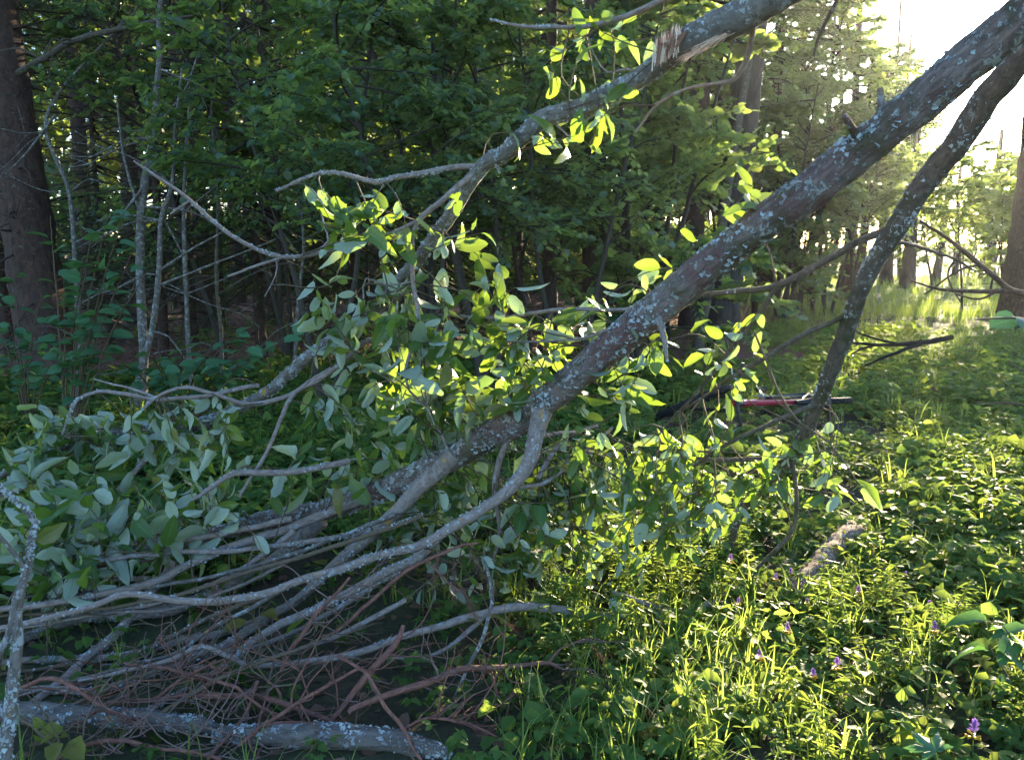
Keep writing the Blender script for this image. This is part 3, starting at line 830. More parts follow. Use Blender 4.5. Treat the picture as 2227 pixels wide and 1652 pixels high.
AB = [
    # fork below the trunk, running down to the left
    ([(990, 985, 44, 3.66), (955, 1019, 40, 3.68), (905, 1063, 36, 3.7), (871, 1100, 33, 3.7), (837, 1135, 31, 3.7), (779, 1185, 28, 3.72), (731, 1225, 24, 3.75), (646, 1302, 21, 3.7), (510, 1390, 20, 3.6), (442, 1420, 19, 3.55), (374, 1448, 18, 3.5), (272, 1482, 18, 3.42), (204, 1502, 18, 3.35), (102, 1499, 17, 3.3), (-30, 1505, 16, 3.3)], 420),
    ([(800, 1080, 24, 3.9), (748, 1101, 21, 3.86), (646, 1142, 20, 3.8), (509, 1186, 19, 3.7), (408, 1227, 18, 3.62), (340, 1261, 18, 3.55), (238, 1288, 16, 3.45), (102, 1312, 14, 3.35), (-30, 1328, 12, 3.3)], 160),
    ([(700, 1130, 34, 3.98), (646, 1175, 34, 4.0), (595, 1220, 33, 4.0), (527, 1261, 32, 3.98), (459, 1291, 30, 3.95), (391, 1319, 27, 3.9), (306, 1335, 25, 3.85), (204, 1339, 24, 3.8), (102, 1369, 22, 3.75), (20, 1400, 20, 3.7)], 380),
    ([(1186, 862, 50, 3.5), (1176, 905, 42, 3.47), (1166, 951, 35, 3.45), (1149, 1009, 32, 3.42), (1108, 1063, 28, 3.4), (1058, 1100, 25, 3.38), (972, 1152, 22, 3.35), (905, 1186, 20, 3.33), (837, 1203, 18, 3.3), (735, 1240, 18, 3.27), (680, 1254, 18, 3.25), (578, 1291, 17, 3.2), (476, 1308, 17, 3.17), (374, 1305, 16, 3.15), (279, 1291, 15, 3.12), (204, 1318, 13, 3.1), (102, 1342, 13, 3.08), (-30, 1375, 12, 3.05)], 520),
    ([(960, 1160, 20, 3.42), (905, 1215, 21, 3.4), (847, 1237, 20, 3.4), (786, 1271, 19, 3.38), (735, 1302, 19, 3.36), (680, 1328, 18, 3.34), (612, 1356, 18, 3.3), (544, 1397, 17, 3.26), (510, 1434, 17, 3.22), (442, 1478, 16, 3.17), (374, 1515, 15, 3.1), (290, 1560, 12, 3.0)], 300),
    ([(700, 1262, 15, 3.68), (620, 1320, 15, 3.66), (544, 1356, 15, 3.62), (476, 1376, 16, 3.6), (408, 1390, 16, 3.56), (306, 1417, 15, 3.52), (204, 1431, 15, 3.48), (102, 1434, 15, 3.44), (-30, 1442, 14, 3.4)], 260),
    ([(366, 1195, 22, 4.1), (368, 1235, 20, 3.9), (340, 1274, 20, 3.8), (306, 1312, 20, 3.6), (272, 1356, 19, 3.5), (204, 1417, 19, 3.35), (136, 1475, 18, 3.2), (68, 1529, 18, 3.1), (30, 1560, 17, 3.0)], 140),
    ([(800, 1150, 13, 3.75), (757, 1162, 13, 3.73), (578, 1190, 12, 3.66), (408, 1200, 11, 3.6), (306, 1207, 11, 3.55), (204, 1220, 10, 3.5)], 60),
    ([(493, 1274, 13, 3.95), (425, 1281, 12, 3.9), (367, 1264, 12, 3.85), (306, 1257, 11, 3.8), (183, 1264, 10, 3.75)], 60),
    ([(1110, 950, 14, 3.55), (1105, 958, 14, 3.56), (1085, 1002, 14, 3.6), (1074, 1070, 13, 3.65), (1085, 1160, 10, 3.7), (1070, 1230, 6, 3.75)], 0),
    ([(1180, 950, 10, 3.6), (1215, 942, 10, 3.7), (1262, 938, 9, 3.8), (1300, 925, 7, 3.85)], 0),
    ([(1170, 1040, 12, 3.5), (1215, 970, 12, 3.6), (1255, 985, 11, 3.68), (1305, 955, 10, 3.75), (1330, 930, 7, 3.8)], 0),
    ([(1110, 1062, 9, 3.45), (1190, 1045, 10, 3.5), (1245, 1000, 9, 3.6), (1270, 960, 8, 3.66)], 0),
    ([(1440, 662, 9, 3.25), (1400, 672, 10, 3.3), (1300, 675, 10, 3.4), (1200, 674, 9, 3.5), (1080, 690, 8, 3.6), (940, 684, 5, 3.7)], 0),
    ([(1425, 672, 8, 3.25), (1350, 705, 7, 3.3), (1250, 738, 6, 3.36), (1100, 742, 4, 3.4)], 0),
    ([(1430, 690, 20, 3.2), (1438, 715, 15, 3.2), (1447, 755, 10, 3.18), (1450, 785, 6, 3.16)], 40),
    ([(985, 1000, 8, 3.7), (930, 885, 6, 3.65), (880, 845, 5, 3.6), (800, 800, 4, 3.6)], 0),
]
for pts, lc in AB:
    stem(A, 'branch', pts, m='willow_smooth', n=10 if pts[0][2] > 14 else 7, lich=lc, lsize=.0055, knots=2 if pts[0][2] > 14 else 0)

gf = np.random.default_rng(44)
for k in range(10):
    yl = 1235 + 320 * (k + gf.uniform(-.6, .6)) / 10; xr = gf.uniform(520, 960)
    yr = 1120 + (yl - 1225) * .62 - (xr - 640) * .20 + gf.normal(0, 28)
    xl = gf.choice([-40, -40, gf.uniform(30, 260)])
    w = gf.uniform(8, 15); dl = 3.55 - (yl - 1225) / 330 * .45 + gf.normal(0, .05); dr = dl + gf.uniform(.12, .4)
    sag = gf.uniform(.10, .26) * (yl - yr); bow = gf.normal(0, 10)
    pts = [(xr, yr, w, dr)] + [(xr + (xl - xr) * t, yr + (yl - yr) * t + sag * math.sin(math.pi * t) + bow * math.sin(2 * math.pi * t) + gf.normal(0, 4), w * (1 - .45 * t), dr + (dl - dr) * t) for t in (.2, .4, .6, .8)] + [(xl, yl, w * .5, dl)]
    stem(A, 'branch', pts, m=('willow_smooth', 'willow_smooth', 'upper', 'twig')[k % 4], n=7, lich=int(gf.choice([0, 0, 60, 120])), lsize=.0045, knots=3)

# --- B: the broken grey stem above
B = thing('broken_willow', 'grey willow stem broken near the top, arching down to the leaf pile at the left', 'fallen tree', P(60, 1005, 4.2))
UB = [(1790, -70, 76, 2.75), (1690, -8, 74, 2.85), (1590, 45, 72, 2.92), (1500, 92, 64, 3.0), (1455, 125, 48, 3.05), (1400, 165, 43, 3.1), (1330, 205, 41, 3.17), (1270, 232, 40, 3.22), (1180, 258, 39, 3.3), (1145, 290, 38, 3.34), (1100, 332, 35, 3.4), (1050, 362, 35, 3.45),
      (1010, 420, 30, 3.52), (970, 480, 30, 3.6), (910, 560, 28, 3.7), (860, 620, 26, 3.77), (800, 695, 24, 3.86), (700, 757, 25, 3.95), (640, 800, 25, 4.0), (570, 860, 25, 4.05), (480, 905, 25, 4.1), (400, 930, 26, 4.12), (300, 937, 23, 4.12), (200, 952, 21, 4.1), (120, 977, 18, 4.05), (60, 1005, 16, 4.0), (-30, 1050, 14, 3.9)]
stem(B, 'trunk', UB, m='upper', n=16, bump=.05, step=.025, lich=2000, lsize=.007, knots=5)
BB = [
    ([(1045, 362, 14, 3.46), (1000, 363, 13, 3.46), (930, 375, 12, 3.44), (860, 387, 12, 3.42), (820, 396, 11, 3.4), (770, 383, 10, 3.4), (720, 375, 9, 3.38), (670, 383, 8, 3.36), (600, 416, 7, 3.35)], 220),
    ([(1045, 366, 15, 3.46), (1000, 402, 13, 3.46), (960, 440, 12, 3.46), (905, 482, 11, 3.46), (894, 545, 10, 3.44), (898, 611, 10, 3.42), (908, 689, 9, 3.4), (898, 754, 8, 3.38), (881, 808, 7, 3.36), (891, 849, 5, 3.35), (925, 883, 4, 3.34), (945, 925, 3, 3.33)], 60),
    ([(905, 480, 8, 3.46), (870, 497, 8, 3.42), (800, 522, 8, 3.36), (720, 546, 9, 3.3), (660, 556, 9, 3.26), (610, 560, 9, 3.22), (560, 545, 9, 3.2), (500, 510, 9, 3.17), (450, 470, 9, 3.15), (410, 435, 8, 3.13), (340, 385, 7, 3.1), (290, 350, 4, 3.08)], 160),
    ([(612, 560, 7, 3.22), (560, 576, 6, 3.2), (495, 601, 5, 3.18)], 0),
    ([(600, 562, 3, 3.22), (600, 600, 3, 3.22), (575, 645, 2, 3.22)], 0),
    ([(412, 437, 6, 3.13), (390, 450, 6, 3.12), (370, 466, 4, 3.11)], 0),
    ([(650, 558, 5, 3.26), (690, 543, 5, 3.26), (716, 522, 5, 3.26), (705, 490, 4, 3.26), (696, 454, 3, 3.26)], 0),
    ([(900, 612, 4, 3.42), (840, 620, 4, 3.4), (795, 605, 3, 3.38), (790, 650, 3, 3.36)], 0),
    ([(1640, 40, 14, 2.9), (1632, 110, 13, 3.0), (1615, 150, 12, 3.05), (1590, 178, 10, 3.1), (1500, 192, 8, 3.2), (1425, 230, 7, 3.25), (1380, 290, 4, 3.3)], 0),
    ([(1540, -40, 14, 3.0), (1440, 0, 13, 3.05), (1340, 44, 12, 3.1), (1300, 55, 11, 3.12), (1240, 60, 10, 3.15), (1160, 60, 9, 3.2), (1065, 44, 4, 3.25)], 60),
    # twigs low at the left
    ([(860, 770, 12, 3.86), (800, 740, 12, 3.86), (748, 785, 12, 3.88), (646, 852, 11, 3.88), (544, 878, 10, 3.85), (476, 860, 9, 3.82), (404, 842, 9, 3.8), (350, 858, 7, 3.78), (310, 890, 6, 3.76)], 60),
    ([(560, 838, 10, 3.95), (544, 842, 10, 3.95), (442, 860, 10, 3.9), (340, 866, 9, 3.86), (272, 856, 9, 3.82), (211, 852, 8, 3.8), (163, 870, 7, 3.78), (150, 900, 5, 3.76), (135, 945, 3, 3.75)], 120),
    ([(345, 866, 6, 3.86), (300, 850, 6, 3.86), (204, 824, 4, 3.86)], 0),
    ([(720, 800, 9, 3.9), (660, 840, 10, 3.88), (629, 868, 10, 3.84), (595, 951, 9, 3.78), (561, 1014, 8, 3.7), (520, 1080, 6, 3.65)], 0),
    ([(392, 940, 14, 4.1), (340, 977, 13, 4.0), (305, 1011, 12, 3.9), (271, 1053, 11, 3.8), (211, 1102, 10, 3.7), (150, 1150, 8, 3.6), (100, 1190, 5, 3.55)], 0),
    ([(760, 1002, 15, 3.75), (710, 1012, 15, 3.72), (640, 1024, 14, 3.68), (578, 1029, 14, 3.65), (510, 1030, 13, 3.62), (459, 1060, 11, 3.58), (420, 1085, 8, 3.55)], 120),
    ([(200, 960, 8, 4.1), (120, 1010, 8, 4.0), (60, 1055, 8, 3.9), (-20, 1085, 7, 3.8)], 0),
    ([(1400, 160, 6, 3.1), (1360, 150, 5, 3.15), (1320, 160, 4, 3.18), (1290, 120, 3, 3.2), (1270, 60, 3, 3.2), (1240, 20, 2, 3.2)], 0),
    ([(1200, 262, 5, 3.3), (1245, 300, 4, 3.25), (1262, 270, 3, 3.22), (1310, 240, 3, 3.2)], 0),
]
for pts, lc in BB:
    stem(B, 'branch', pts, m='willow_smooth', n=8, lich=lc, lsize=.0045, knots=3 if len(pts) > 7 else 0)

def torn_wood():
    g = np.random.default_rng(3)
    m, nt, b = mat('splintered_wood')
    at = nd(nt, 'ShaderNodeAttribute', attribute_name='rnd'); tc = nd(nt, 'ShaderNodeTexCoord')
    c = ramp(nt, at.outputs['Fac'], [(0.0, (0.22, 0.10, 0.055)), (0.3, (0.42, 0.24, 0.15)), (0.55, (0.82, 0.58, 0.44)), (0.8, (0.9, 0.76, 0.62)), (1.0, (0.72, 0.44, 0.30))])
    nt.links.new(mixc(nt, ramp(nt, noise_n(nt, tc.outputs['Object'], 160.0, 4), [(0.35, 0.35), (0.65, 0.0)]), c, (0.2, 0.1, 0.06)), b.inputs['Base Color']); b.inputs['Roughness'].default_value = 0.8
    mb = MB()
    def splinter(a, e, w, r):
        t = norm(e - a); u = norm(np.cross(t, g.normal(0, 1, 3))); v = np.cross(t, u)
        k = g.uniform(.5, .85); mid = a + (e - a) * k + (u * g.normal(0, .003))
        V = np.array([a + u * w, a + v * w * .5, a - u * w, a - v * w * .5, mid + u * w, mid + v * w * .5, mid - u * w * .9, mid - v * w * .5, e])
        mb.add(V, [np.array([(0, 1, 5, 4), (1, 2, 6, 5), (2, 3, 7, 6), (3, 0, 4, 7)]), np.array([(4, 5, 8), (5, 6, 8), (6, 7, 8), (7, 4, 8), (0, 2, 1), (0, 3, 2)])], r=r)
    for k in range(120):      # the ragged end of the thick part
        f = g.uniform(); x = 1418 + 56 * f; band = .15 if (int(f * 7) % 3 == 1) else .78
        dd = 2.955 + g.normal(0, .010)
        splinter(P(x + g.normal(0, 2), 146 - 34 * f + g.normal(0, 6), dd), P(x + 6 + g.normal(0, 3), 84 - 28 * f + g.normal(0, 7), dd + g.normal(0, .006)), g.uniform(.0009, .0026), float(np.clip(band + g.normal(0, .12), 0, 1)))
    for k in range(60):      # the long sliver under it
        f = g.uniform(0, .7)
        a = P(1600 - 134 * f, 62 + 72 * f + g.normal(0, 3), 2.89 + .09 * f); e = P(1600 - 134 * min(1, f + g.uniform(.2, .45)), 62 + 76 * min(1, f + .35) + g.normal(0, 4), 2.89 + .09 * min(1, f + .3))
        splinter(a, e, g.uniform(.0009, .0022), float(np.clip(.55 + g.normal(0, .15), 0, 1)))
    for k in range(14):      # torn strips of bark
        f = g.uniform(); splinter(P(1466 + 30 * f, 90 - 22 * f, 2.95), P(1440 + 28 * f + g.normal(0, 8), 112 - 20 * f + g.normal(0, 10), 2.93), .004, .03)
    o = mb.build('torn_wood', m, B, smooth=False)
    o['label'] = 'pale torn wood where the stem has split'
torn_wood()

# --- C: the darker stem at the right
C = thing('leaning_willow', 'thin dark willow stem leaning down from the right border past the bicycle', 'fallen tree', P(1590, 1180, 4.5))
stem(C, 'trunk', [(2330, -60, 70, 2.75), (2212, 132, 62, 2.87), (2146, 214, 59, 2.95), (2092, 296, 56, 3.02), (2038, 364, 52, 3.09), (1983, 438, 48, 3.15), (1945, 498, 45, 3.2), (1913, 552, 41, 3.26), (1872, 625, 38, 3.33), (1850, 690, 36, 3.42), (1826, 760, 35, 3.5), (1798, 830, 33, 3.6), (1772, 895, 31, 3.7),
                  (1745, 955, 30, 3.8), (1718, 1000, 27, 3.87), (1665, 1055, 22, 3.95), (1615, 1105, 20, 4.05), (1592, 1170, 15, 4.15), (1570, 1240, 8, 4.25)], m='darkstem', n=16, bump=.055, step=.025, lich=1100, lsize=.0065, knots=5)
CB = [
    ([(1940, 493, 17, 3.22), (1860, 530, 16, 3.3), (1780, 575, 15, 3.38), (1692, 620, 15, 3.45), (1610, 633, 12, 3.5), (1530, 640, 10, 3.55), (1470, 645, 7, 3.6)], 30),
    ([(1690, 620, 11, 3.45), (1645, 688, 10, 3.5), (1600, 745, 9, 3.55), (1545, 815, 8, 3.62), (1500, 868, 6, 3.68), (1440, 930, 4, 3.74)], 0),
    ([(1690, 622, 5, 3.45), (1670, 540, 4, 3.45), (1640, 520, 2, 3.45)], 0),
    ([(1850, 678, 12, 3.4), (1750, 727, 12, 3.5), (1680, 768, 11, 3.56), (1620, 802, 10, 3.62), (1560, 842, 8, 3.68), (1490, 890, 5, 3.74)], 0),
    ([(1785, 875, 13, 3.66), (1745, 890, 12, 3.64), (1700, 910, 10, 3.62), (1600, 955, 9, 3.66), (1520, 1005, 8, 3.7), (1440, 1060, 5, 3.75)], 0),
    ([(1640, 722, 5, 3.5), (1680, 820, 5, 3.5), (1722, 900, 5, 3.48), (1800, 960, 4, 3.45), (1865, 1050, 3, 3.4)], 0),
    ([(1722, 995, 10, 3.86), (1732, 1090, 10, 3.84), (1722, 1155, 9, 3.86), (1670, 1212, 8, 3.9), (1640, 1240, 6, 3.95)], 0),
    ([(1720, 1000, 11, 3.86), (1650, 998, 11, 3.84), (1560, 1000, 9, 3.84), (1480, 990, 6, 3.86)], 0),
    ([(1700, 1022, 9, 3.9), (1600, 1030, 9, 3.9), (1540, 1060, 8, 3.9), (1480, 1095, 6, 3.92), (1380, 1120, 4, 3.95)], 0),
    ([(1925, 520, 9, 3.26), (2000, 540, 8, 3.4), (2070, 560, 6, 3.5), (2120, 590, 4, 3.6)], 0),
    ([(1830, -40, 10, 2.9), (1815, 10, 10, 2.95), (1788, 60, 8, 3.0), (1775, 95, 6, 3.02), (1768, 122, 4, 3.04)], 0),
]
for pts, lc in CB:
    stem(C, 'branch', pts, m='darkstem' if pts[0][2] > 8 else 'twig', n=8, lich=lc, lsize=.005, knots=2 if pts[0][2] > 9 else 0)

# --- leaves: sprays of shoots, one mesh a spray
ANCH = np.array(ANCH)
def foliage(root, cx, cy, d, rx, ry, rd, ntw, lpt, size, seed, under=.5, droop=.25, narrow=False, up=(0, -.25, .5), maxl=.55, twigw=.0022, anchor=None):
    g = np.random.default_rng(seed)
    lv, tw = MB(), MB()
    T6 = WN6 if narrow else WL6 + WN6
    As, Ns, Ps, Ss = [], [], [], []
    cen = P(cx, cy, d)
    for k in range(ntw):
        v = norm(g.normal(0, 1, 3)) * g.uniform(0, 1) ** .4
        e = P(cx + v[0] * rx, cy + v[1] * ry, d + v[2] * rd)
        e[2] = max(e[2], float(hz(e[0], e[1])) + .03)
        dist = np.linalg.norm(ANCH - e, axis=1)
        if anchor is not None:
            a = np.array(anchor)
        else:
            cand = np.argsort(dist)[: 14]
            a = ANCH[cand[g.integers(0, len(cand))]]
            far = np.argsort(np.abs(dist - .32))[:10]
            if dist[cand[0]] < .12: a = ANCH[far[g.integers(0, 10)]]
        L = np.linalg.norm(e - a)
        if L > maxl: a = e + (a - e) * maxl / L * .98; L = maxl
        if L < .1: e = e + norm(g.normal(0, 1, 3)) * .12; L = max(.1, np.linalg.norm(e - a))
        m = (a + e) / 2 + g.normal(0, .12, 3) * L + np.array((0, 0, .08 * L))
        q, r, T = tube(tw, [a, m, e], [twigw * 1.6, twigw * 1.1, twigw * .6], n=4, step=.04, cap=False, wob=.002)
        nl = max(2, int(lpt * g.uniform(.6, 1.4)))
        ts = np.concatenate([g.uniform(.35, .95, nl - 1), [1.0]])
        ii = np.minimum((ts * (len(q) - 1)).astype(int), len(q) - 1)
        sd = norm(g.normal(0, 1, (nl, 3)))
        ax = norm(T[ii] * .65 + sd * .95 + np.array((0, 0, -droop)))
        nn = norm(g.normal(0, .75, (nl, 3)) + np.array(up))
        fl = g.uniform(0, 1, nl) < under
        nn[fl] *= -1
        As.append(ax); Ns.append(nn); Ps.append(q[ii]); Ss.append(size * g.uniform(.42, 1.18, nl))
    As, Ns, Ps, Ss = map(np.concatenate, (As, Ns, Ps, Ss))
    # the gap through which the bicycle shows
    rel = Ps + As * Ss[:, None] * .5 - np.array((0, 0, CAM_Z)); dep = rel[:, 1] * CP - rel[:, 2] * SP
    qx, qy = CX + rel[:, 0] / dep * FPX, CY - (rel[:, 2] * CP + rel[:, 1] * SP) / dep * FPX
    keep = ~((qx > 1440) & (qx < 1800) & (qy > 872) & (qy < 952) & (g.uniform(0, 1, len(Ps)) < .7))
    As, Ns, Ps, Ss = As[keep], Ns[keep], Ps[keep], Ss[keep]
    # keep tips above the soil
    tip = Ps + As * Ss[:, None]
    low = tip[:, 2] < hz(tip[:, 0], tip[:, 1]) + .01
    As[low, 2] = np.abs(As[low, 2]) * .3; As = norm(As)
    RM = rot_frames(As, Ns)
    w = g.integers(0, len(T6), len(As))
    for u in range(len(T6)):
        s = w == u
        put(lv, T6[u], Ps[s], RM[s], Ss[s])
    o = lv.build('foliage', M['wleaf'], root)
    tw.build('twig', M['twig'], o)
    return o

FA = [  # on the thick trunk: cx, cy, depth, rx, ry, rd, shoots, leaves per shoot, leaf length, undersides
    (1000, 720, 3.45, 130, 90, .25, 20, 6, .115, .5), (900, 800, 3.5, 120, 90, .25, 19, 6, .115, .55), (1060, 810, 3.6, 120, 90, .2, 15, 6, .12, .45), (1170, 780, 3.55, 90, 70, .2, 9, 5, .11, .5),
    (800, 890, 3.85, 110, 70, .2, 11, 6, .11, .5), (960, 900, 3.88, 110, 70, .2, 14, 6, .11, .45), (1090, 620, 3.5, 70, 40, .15, 6, 5, .12, .4), (1260, 720, 3.45, 60, 50, .15, 6, 4, .12, .2),
    (760, 950, 3.9, 80, 50, .15, 6, 6, .10, .4), (860, 1020, 4.05, 110, 40, .12, 9, 5, .11, .4), (670, 1060, 3.75, 45, 35, .06, 3, 4, .13, .3), (800, 1040, 3.7, 50, 40, .06, 2, 3, .13, .7),
    (1010, 1100, 3.95, 110, 60, .15, 12, 6, .10, .35), (950, 1190, 3.95, 100, 60, .2, 11, 6, .09, .4), (1370, 615, 3.45, 40, 30, .1, 3, 4, .10, .5), (1620, 430, 3.05, 45, 30, .1, 3, 4, .13, .2),
    (1360, 860, 3.4, 60, 60, .15, 8, 5, .10, .25), (1420, 760, 3.3, 50, 40, .1, 5, 4, .095, .35), (1300, 1010, 3.6, 90, 70, .2, 11, 6, .085, .3),
    (1180, 1060, 3.65, 100, 70, .2, 13, 6, .09, .3), (1150, 1180, 3.75, 110, 85, .28, 15, 6, .088, .35), (1280, 1140, 3.7, 120, 95, .28, 19, 6, .095, .3), (1230, 1250, 3.7, 110, 50, .2, 12, 6, .088, .35),
    (1400, 1075, 3.7, 105, 85, .28, 15, 6, .095, .25), (1400, 1180, 3.7, 110, 80, .28, 15, 6, .092, .3), (1290, 1280, 3.6, 90, 35, .2, 6, 6, .08, .3), (1450, 1030, 3.65, 60, 45, .15, 10, 5, .095, .2),
    (1080, 1290, 3.6, 90, 40, .2, 9, 6, .08, .4), (1040, 940, 3.95, 90, 50, .15, 8, 6, .09, .3),
]
for k, f in enumerate(FA):
    f = f[:8] + (f[8] * 1.12,) + f[9:]
    foliage(A, *f[:9], seed=100 + k, under=f[9])
FB = [
    (800, 500, 3.3, 80, 40, .12, 9, 5, .11, .45), (860, 520, 3.35, 50, 40, .1, 5, 4, .10, .4), (955, 545, 3.45, 50, 30, .1, 4, 4, .105, .2), (1035, 490, 3.5, 30, 25, .05, 2, 4, .11, .3), (700, 690, 3.6, 60, 40, .1, 6, 5, .12, .6), (830, 650, 3.7, 60, 40, .15, 7, 5, .105, .45),
    (740, 740, 3.7, 50, 30, .1, 4, 4, .12, .75), (1295, 80, 3.15, 60, 50, .1, 6, 3, .10, .2), (1200, 150, 3.2, 30, 20, .05, 2, 3, .09, .5), (1310, 245, 3.2, 50, 25, .06, 4, 4, .11, .1), (1270, 310, 3.2, 60, 25, .06, 4, 3, .12, .4), (1190, 295, 3.25, 30, 20, .05, 2, 3, .10, .5), (1370, 200, 3.15, 40, 30, .06, 3, 2, .09, .2),
    (230, 960, 4.0, 180, 50, .2, 17, 6, .105, .7), (90, 920, 3.9, 90, 50, .2, 10, 6, .11, .7), (380, 890, 4.0, 60, 40, .1, 5, 6, .085, .6), (420, 980, 3.9, 90, 60, .2, 11, 6, .095, .7), (120, 1020, 3.8, 130, 50, .2, 14, 6, .115, .75),
    (280, 1060, 3.75, 130, 60, .2, 18, 6, .115, .75), (430, 1070, 3.7, 80, 60, .2, 11, 6, .10, .7), (80, 1090, 3.6, 110, 60, .2, 13, 6, .125, .75), (330, 1130, 3.6, 110, 60, .15, 13, 6, .125, .75), (150, 1170, 3.5, 130, 50, .2, 14, 6, .125, .75), (40, 1200, 3.4, 80, 60, .15, 9, 6, .125, .75),
    (130, 1250, 3.4, 90, 50, .15, 10, 5, .12, .75), (470, 1000, 3.8, 80, 40, .15, 8, 6, .09, .7), (270, 1190, 3.6, 100, 40, .15, 8, 5, .115, .7), (330, 1000, 3.95, 130, 40, .15, 10, 6, .10, .7), (40, 1290, 3.4, 60, 40, .1, 5, 5, .115, .7),
]
for k, f in enumerate(FB):
    f = f[:6] + ((max(2, int(f[6] * .72)) if f[0] < 520 and f[1] > 800 else f[6]), f[7], f[8] * (1.15 if f[0] < 520 and f[1] > 800 else 1.08)) + f[9:]
    foliage(B, *f[:9], seed=200 + k, under=f[9])
FC = [
    (1560, 780, 3.55, 50, 40, .1, 6, 5, .095, .3), (1590, 845, 3.6, 26, 26, .08, 2, 4, .115, .1), (1510, 1015, 3.65, 60, 30, .12, 5, 5, .095, .25), (1690, 985, 3.6, 50, 28, .1, 4, 5, .11, .35), (1640, 1040, 3.7, 70, 40, .1, 7, 5, .095, .25),
    (1840, 1070, 3.4, 60, 50, .1, 7, 4, .12, .15), (1780, 1040, 3.45, 40, 40, .08, 3, 4, .10, .4), (1550, 1100, 3.8, 75, 65, .15, 12, 6, .095, .25), (1490, 1170, 3.7, 70, 70, .15, 12, 6, .085, .25), (1570, 1040, 3.7, 50, 30, .1, 4, 4, .11, .3), (1680, 1090, 3.8, 40, 30, .1, 4, 4, .09, .4),
]
for k, f in enumerate(FC):
    foliage(C, *f[:9], seed=300 + k, under=f[9])

# ------------------------------------------------------------------ dead wood lying about
def wood_thing(name, label, cat, strands, m, base, group=None, n=8, bump=.06, lich=0, part='branch', step=.03, mat2='lichen'):
    """a loose branch: the first strand is its own limb, the others side branches"""
    t = thing(name, label, cat, base, group)
    for k, st in enumerate(strands):
        W, Rr = trace(st)
        mb = MB()
        q, r, T = tube(mb, W, Rr, n=n, step=step, bump=bump, wob=.002)
        if lich and k == 0: flakes(mb, q, r, T, lich, .006, np.random.default_rng(len(label)))
        mb.build('stem' if k == 0 else part, [M[m], M[mat2]], t)
    return t

wood_thing('dead_branch', 'upright grey lichened branch at the left border, patched with yellow lichen', 'branch', [
    [(10, 1680, 30, 2.42), (17, 1566, 29, 2.45), (30, 1465, 27, 2.48), (37, 1397, 24, 2.5), (38, 1339, 20, 2.52), (51, 1261, 18, 2.55), (68, 1186, 17, 2.57), (78, 1135, 15, 2.58), (34, 1091, 11, 2.55), (-20, 1040, 9, 2.52)],
    [(-20, 1470, 22, 2.5), (5, 1410, 20, 2.5), (20, 1380, 17, 2.5), (34, 1300, 13, 2.52), (52, 1262, 10, 2.55)],
    [(51, 1232, 11, 2.55), (20, 1190, 10, 2.53), (-20, 1140, 9, 2.5)]], 'upper', P(10, 1680, 2.4), lich=420)
wood_thing('cut_log', 'grey fallen log under the red twigs, ending in a blunt point', 'log', [
    [(-60, 1545, 46, 2.86), (60, 1550, 46, 2.84), (204, 1556, 44, 2.82), (340, 1566, 42, 2.8), (440, 1578, 36, 2.8), (500, 1592, 14, 2.8)]], 'log', P(204, 1580, 2.8), n=18, bump=.07, lich=420, step=.02)
wood_thing('cut_log', 'grey lichened log lying to the right of the pointed log in the front grass', 'log', [
    [(470, 1600, 34, 2.78), (560, 1596, 48, 2.77), (757, 1602, 54, 2.75), (860, 1610, 50, 2.74), (950, 1632, 36, 2.72), (975, 1640, 16, 2.71)]], 'log', P(757, 1620, 2.74), n=18, bump=.07, lich=520, step=.02)
wood_thing('fallen_branch', 'long brown stripped branch arching low over the front grass', 'branch', [
    [(1560, 1305, 20, 3.75), (1482, 1336, 22, 3.6), (1312, 1340, 22, 3.5), (1210, 1325, 21, 3.4), (1125, 1318, 20, 3.35), (1057, 1332, 18, 3.3), (972, 1356, 17, 3.25), (871, 1386, 16, 3.2), (802, 1410, 16, 3.16), (735, 1427, 15, 3.13), (612, 1444, 13, 3.08), (544, 1448, 12, 3.05), (493, 1424, 12, 3.03), (442, 1403, 12, 3.02), (374, 1431, 11, 3.0), (272, 1458, 9, 2.96), (170, 1480, 6, 2.93)],
    [(1057, 1332, 12, 3.3), (1020, 1370, 11, 3.26), (960, 1415, 10, 3.22), (900, 1432, 8, 3.18), (830, 1430, 6, 3.15)],
    [(1480, 1335, 14, 3.6), (1400, 1310, 12, 3.55), (1330, 1285, 9, 3.5)],
    [(1530, 1320, 12, 3.7), (1640, 1295, 11, 3.85), (1700, 1270, 9, 3.95)]], 'willow_smooth', P(1200, 1340, 3.4), lich=60)
wood_thing('dry_stick', 'thin pale standing stick leaning in front of the brown needle tufts', 'stick', [
    [(1050, 1215, 6, 3.2), (1061, 1240, 7, 3.15), (1071, 1295, 8, 3.08), (1054, 1369, 8, 3.0), (1027, 1431, 8, 2.95), (1003, 1481, 7, 2.93), (985, 1520, 5, 2.9)]], 'pale_bark', P(985, 1520, 2.9))
wood_thing('dry_stick', 'thin pale stick lying slantwise among the flowers at the right', 'stick', [
    [(1910, 1285, 5, 4.55), (1928, 1310, 6, 4.5), (1962, 1345, 7, 4.25), (1990, 1366, 6, 4.1), (2040, 1395, 4, 3.9)]], 'pale_bark', P(1990, 1370, 4.1))
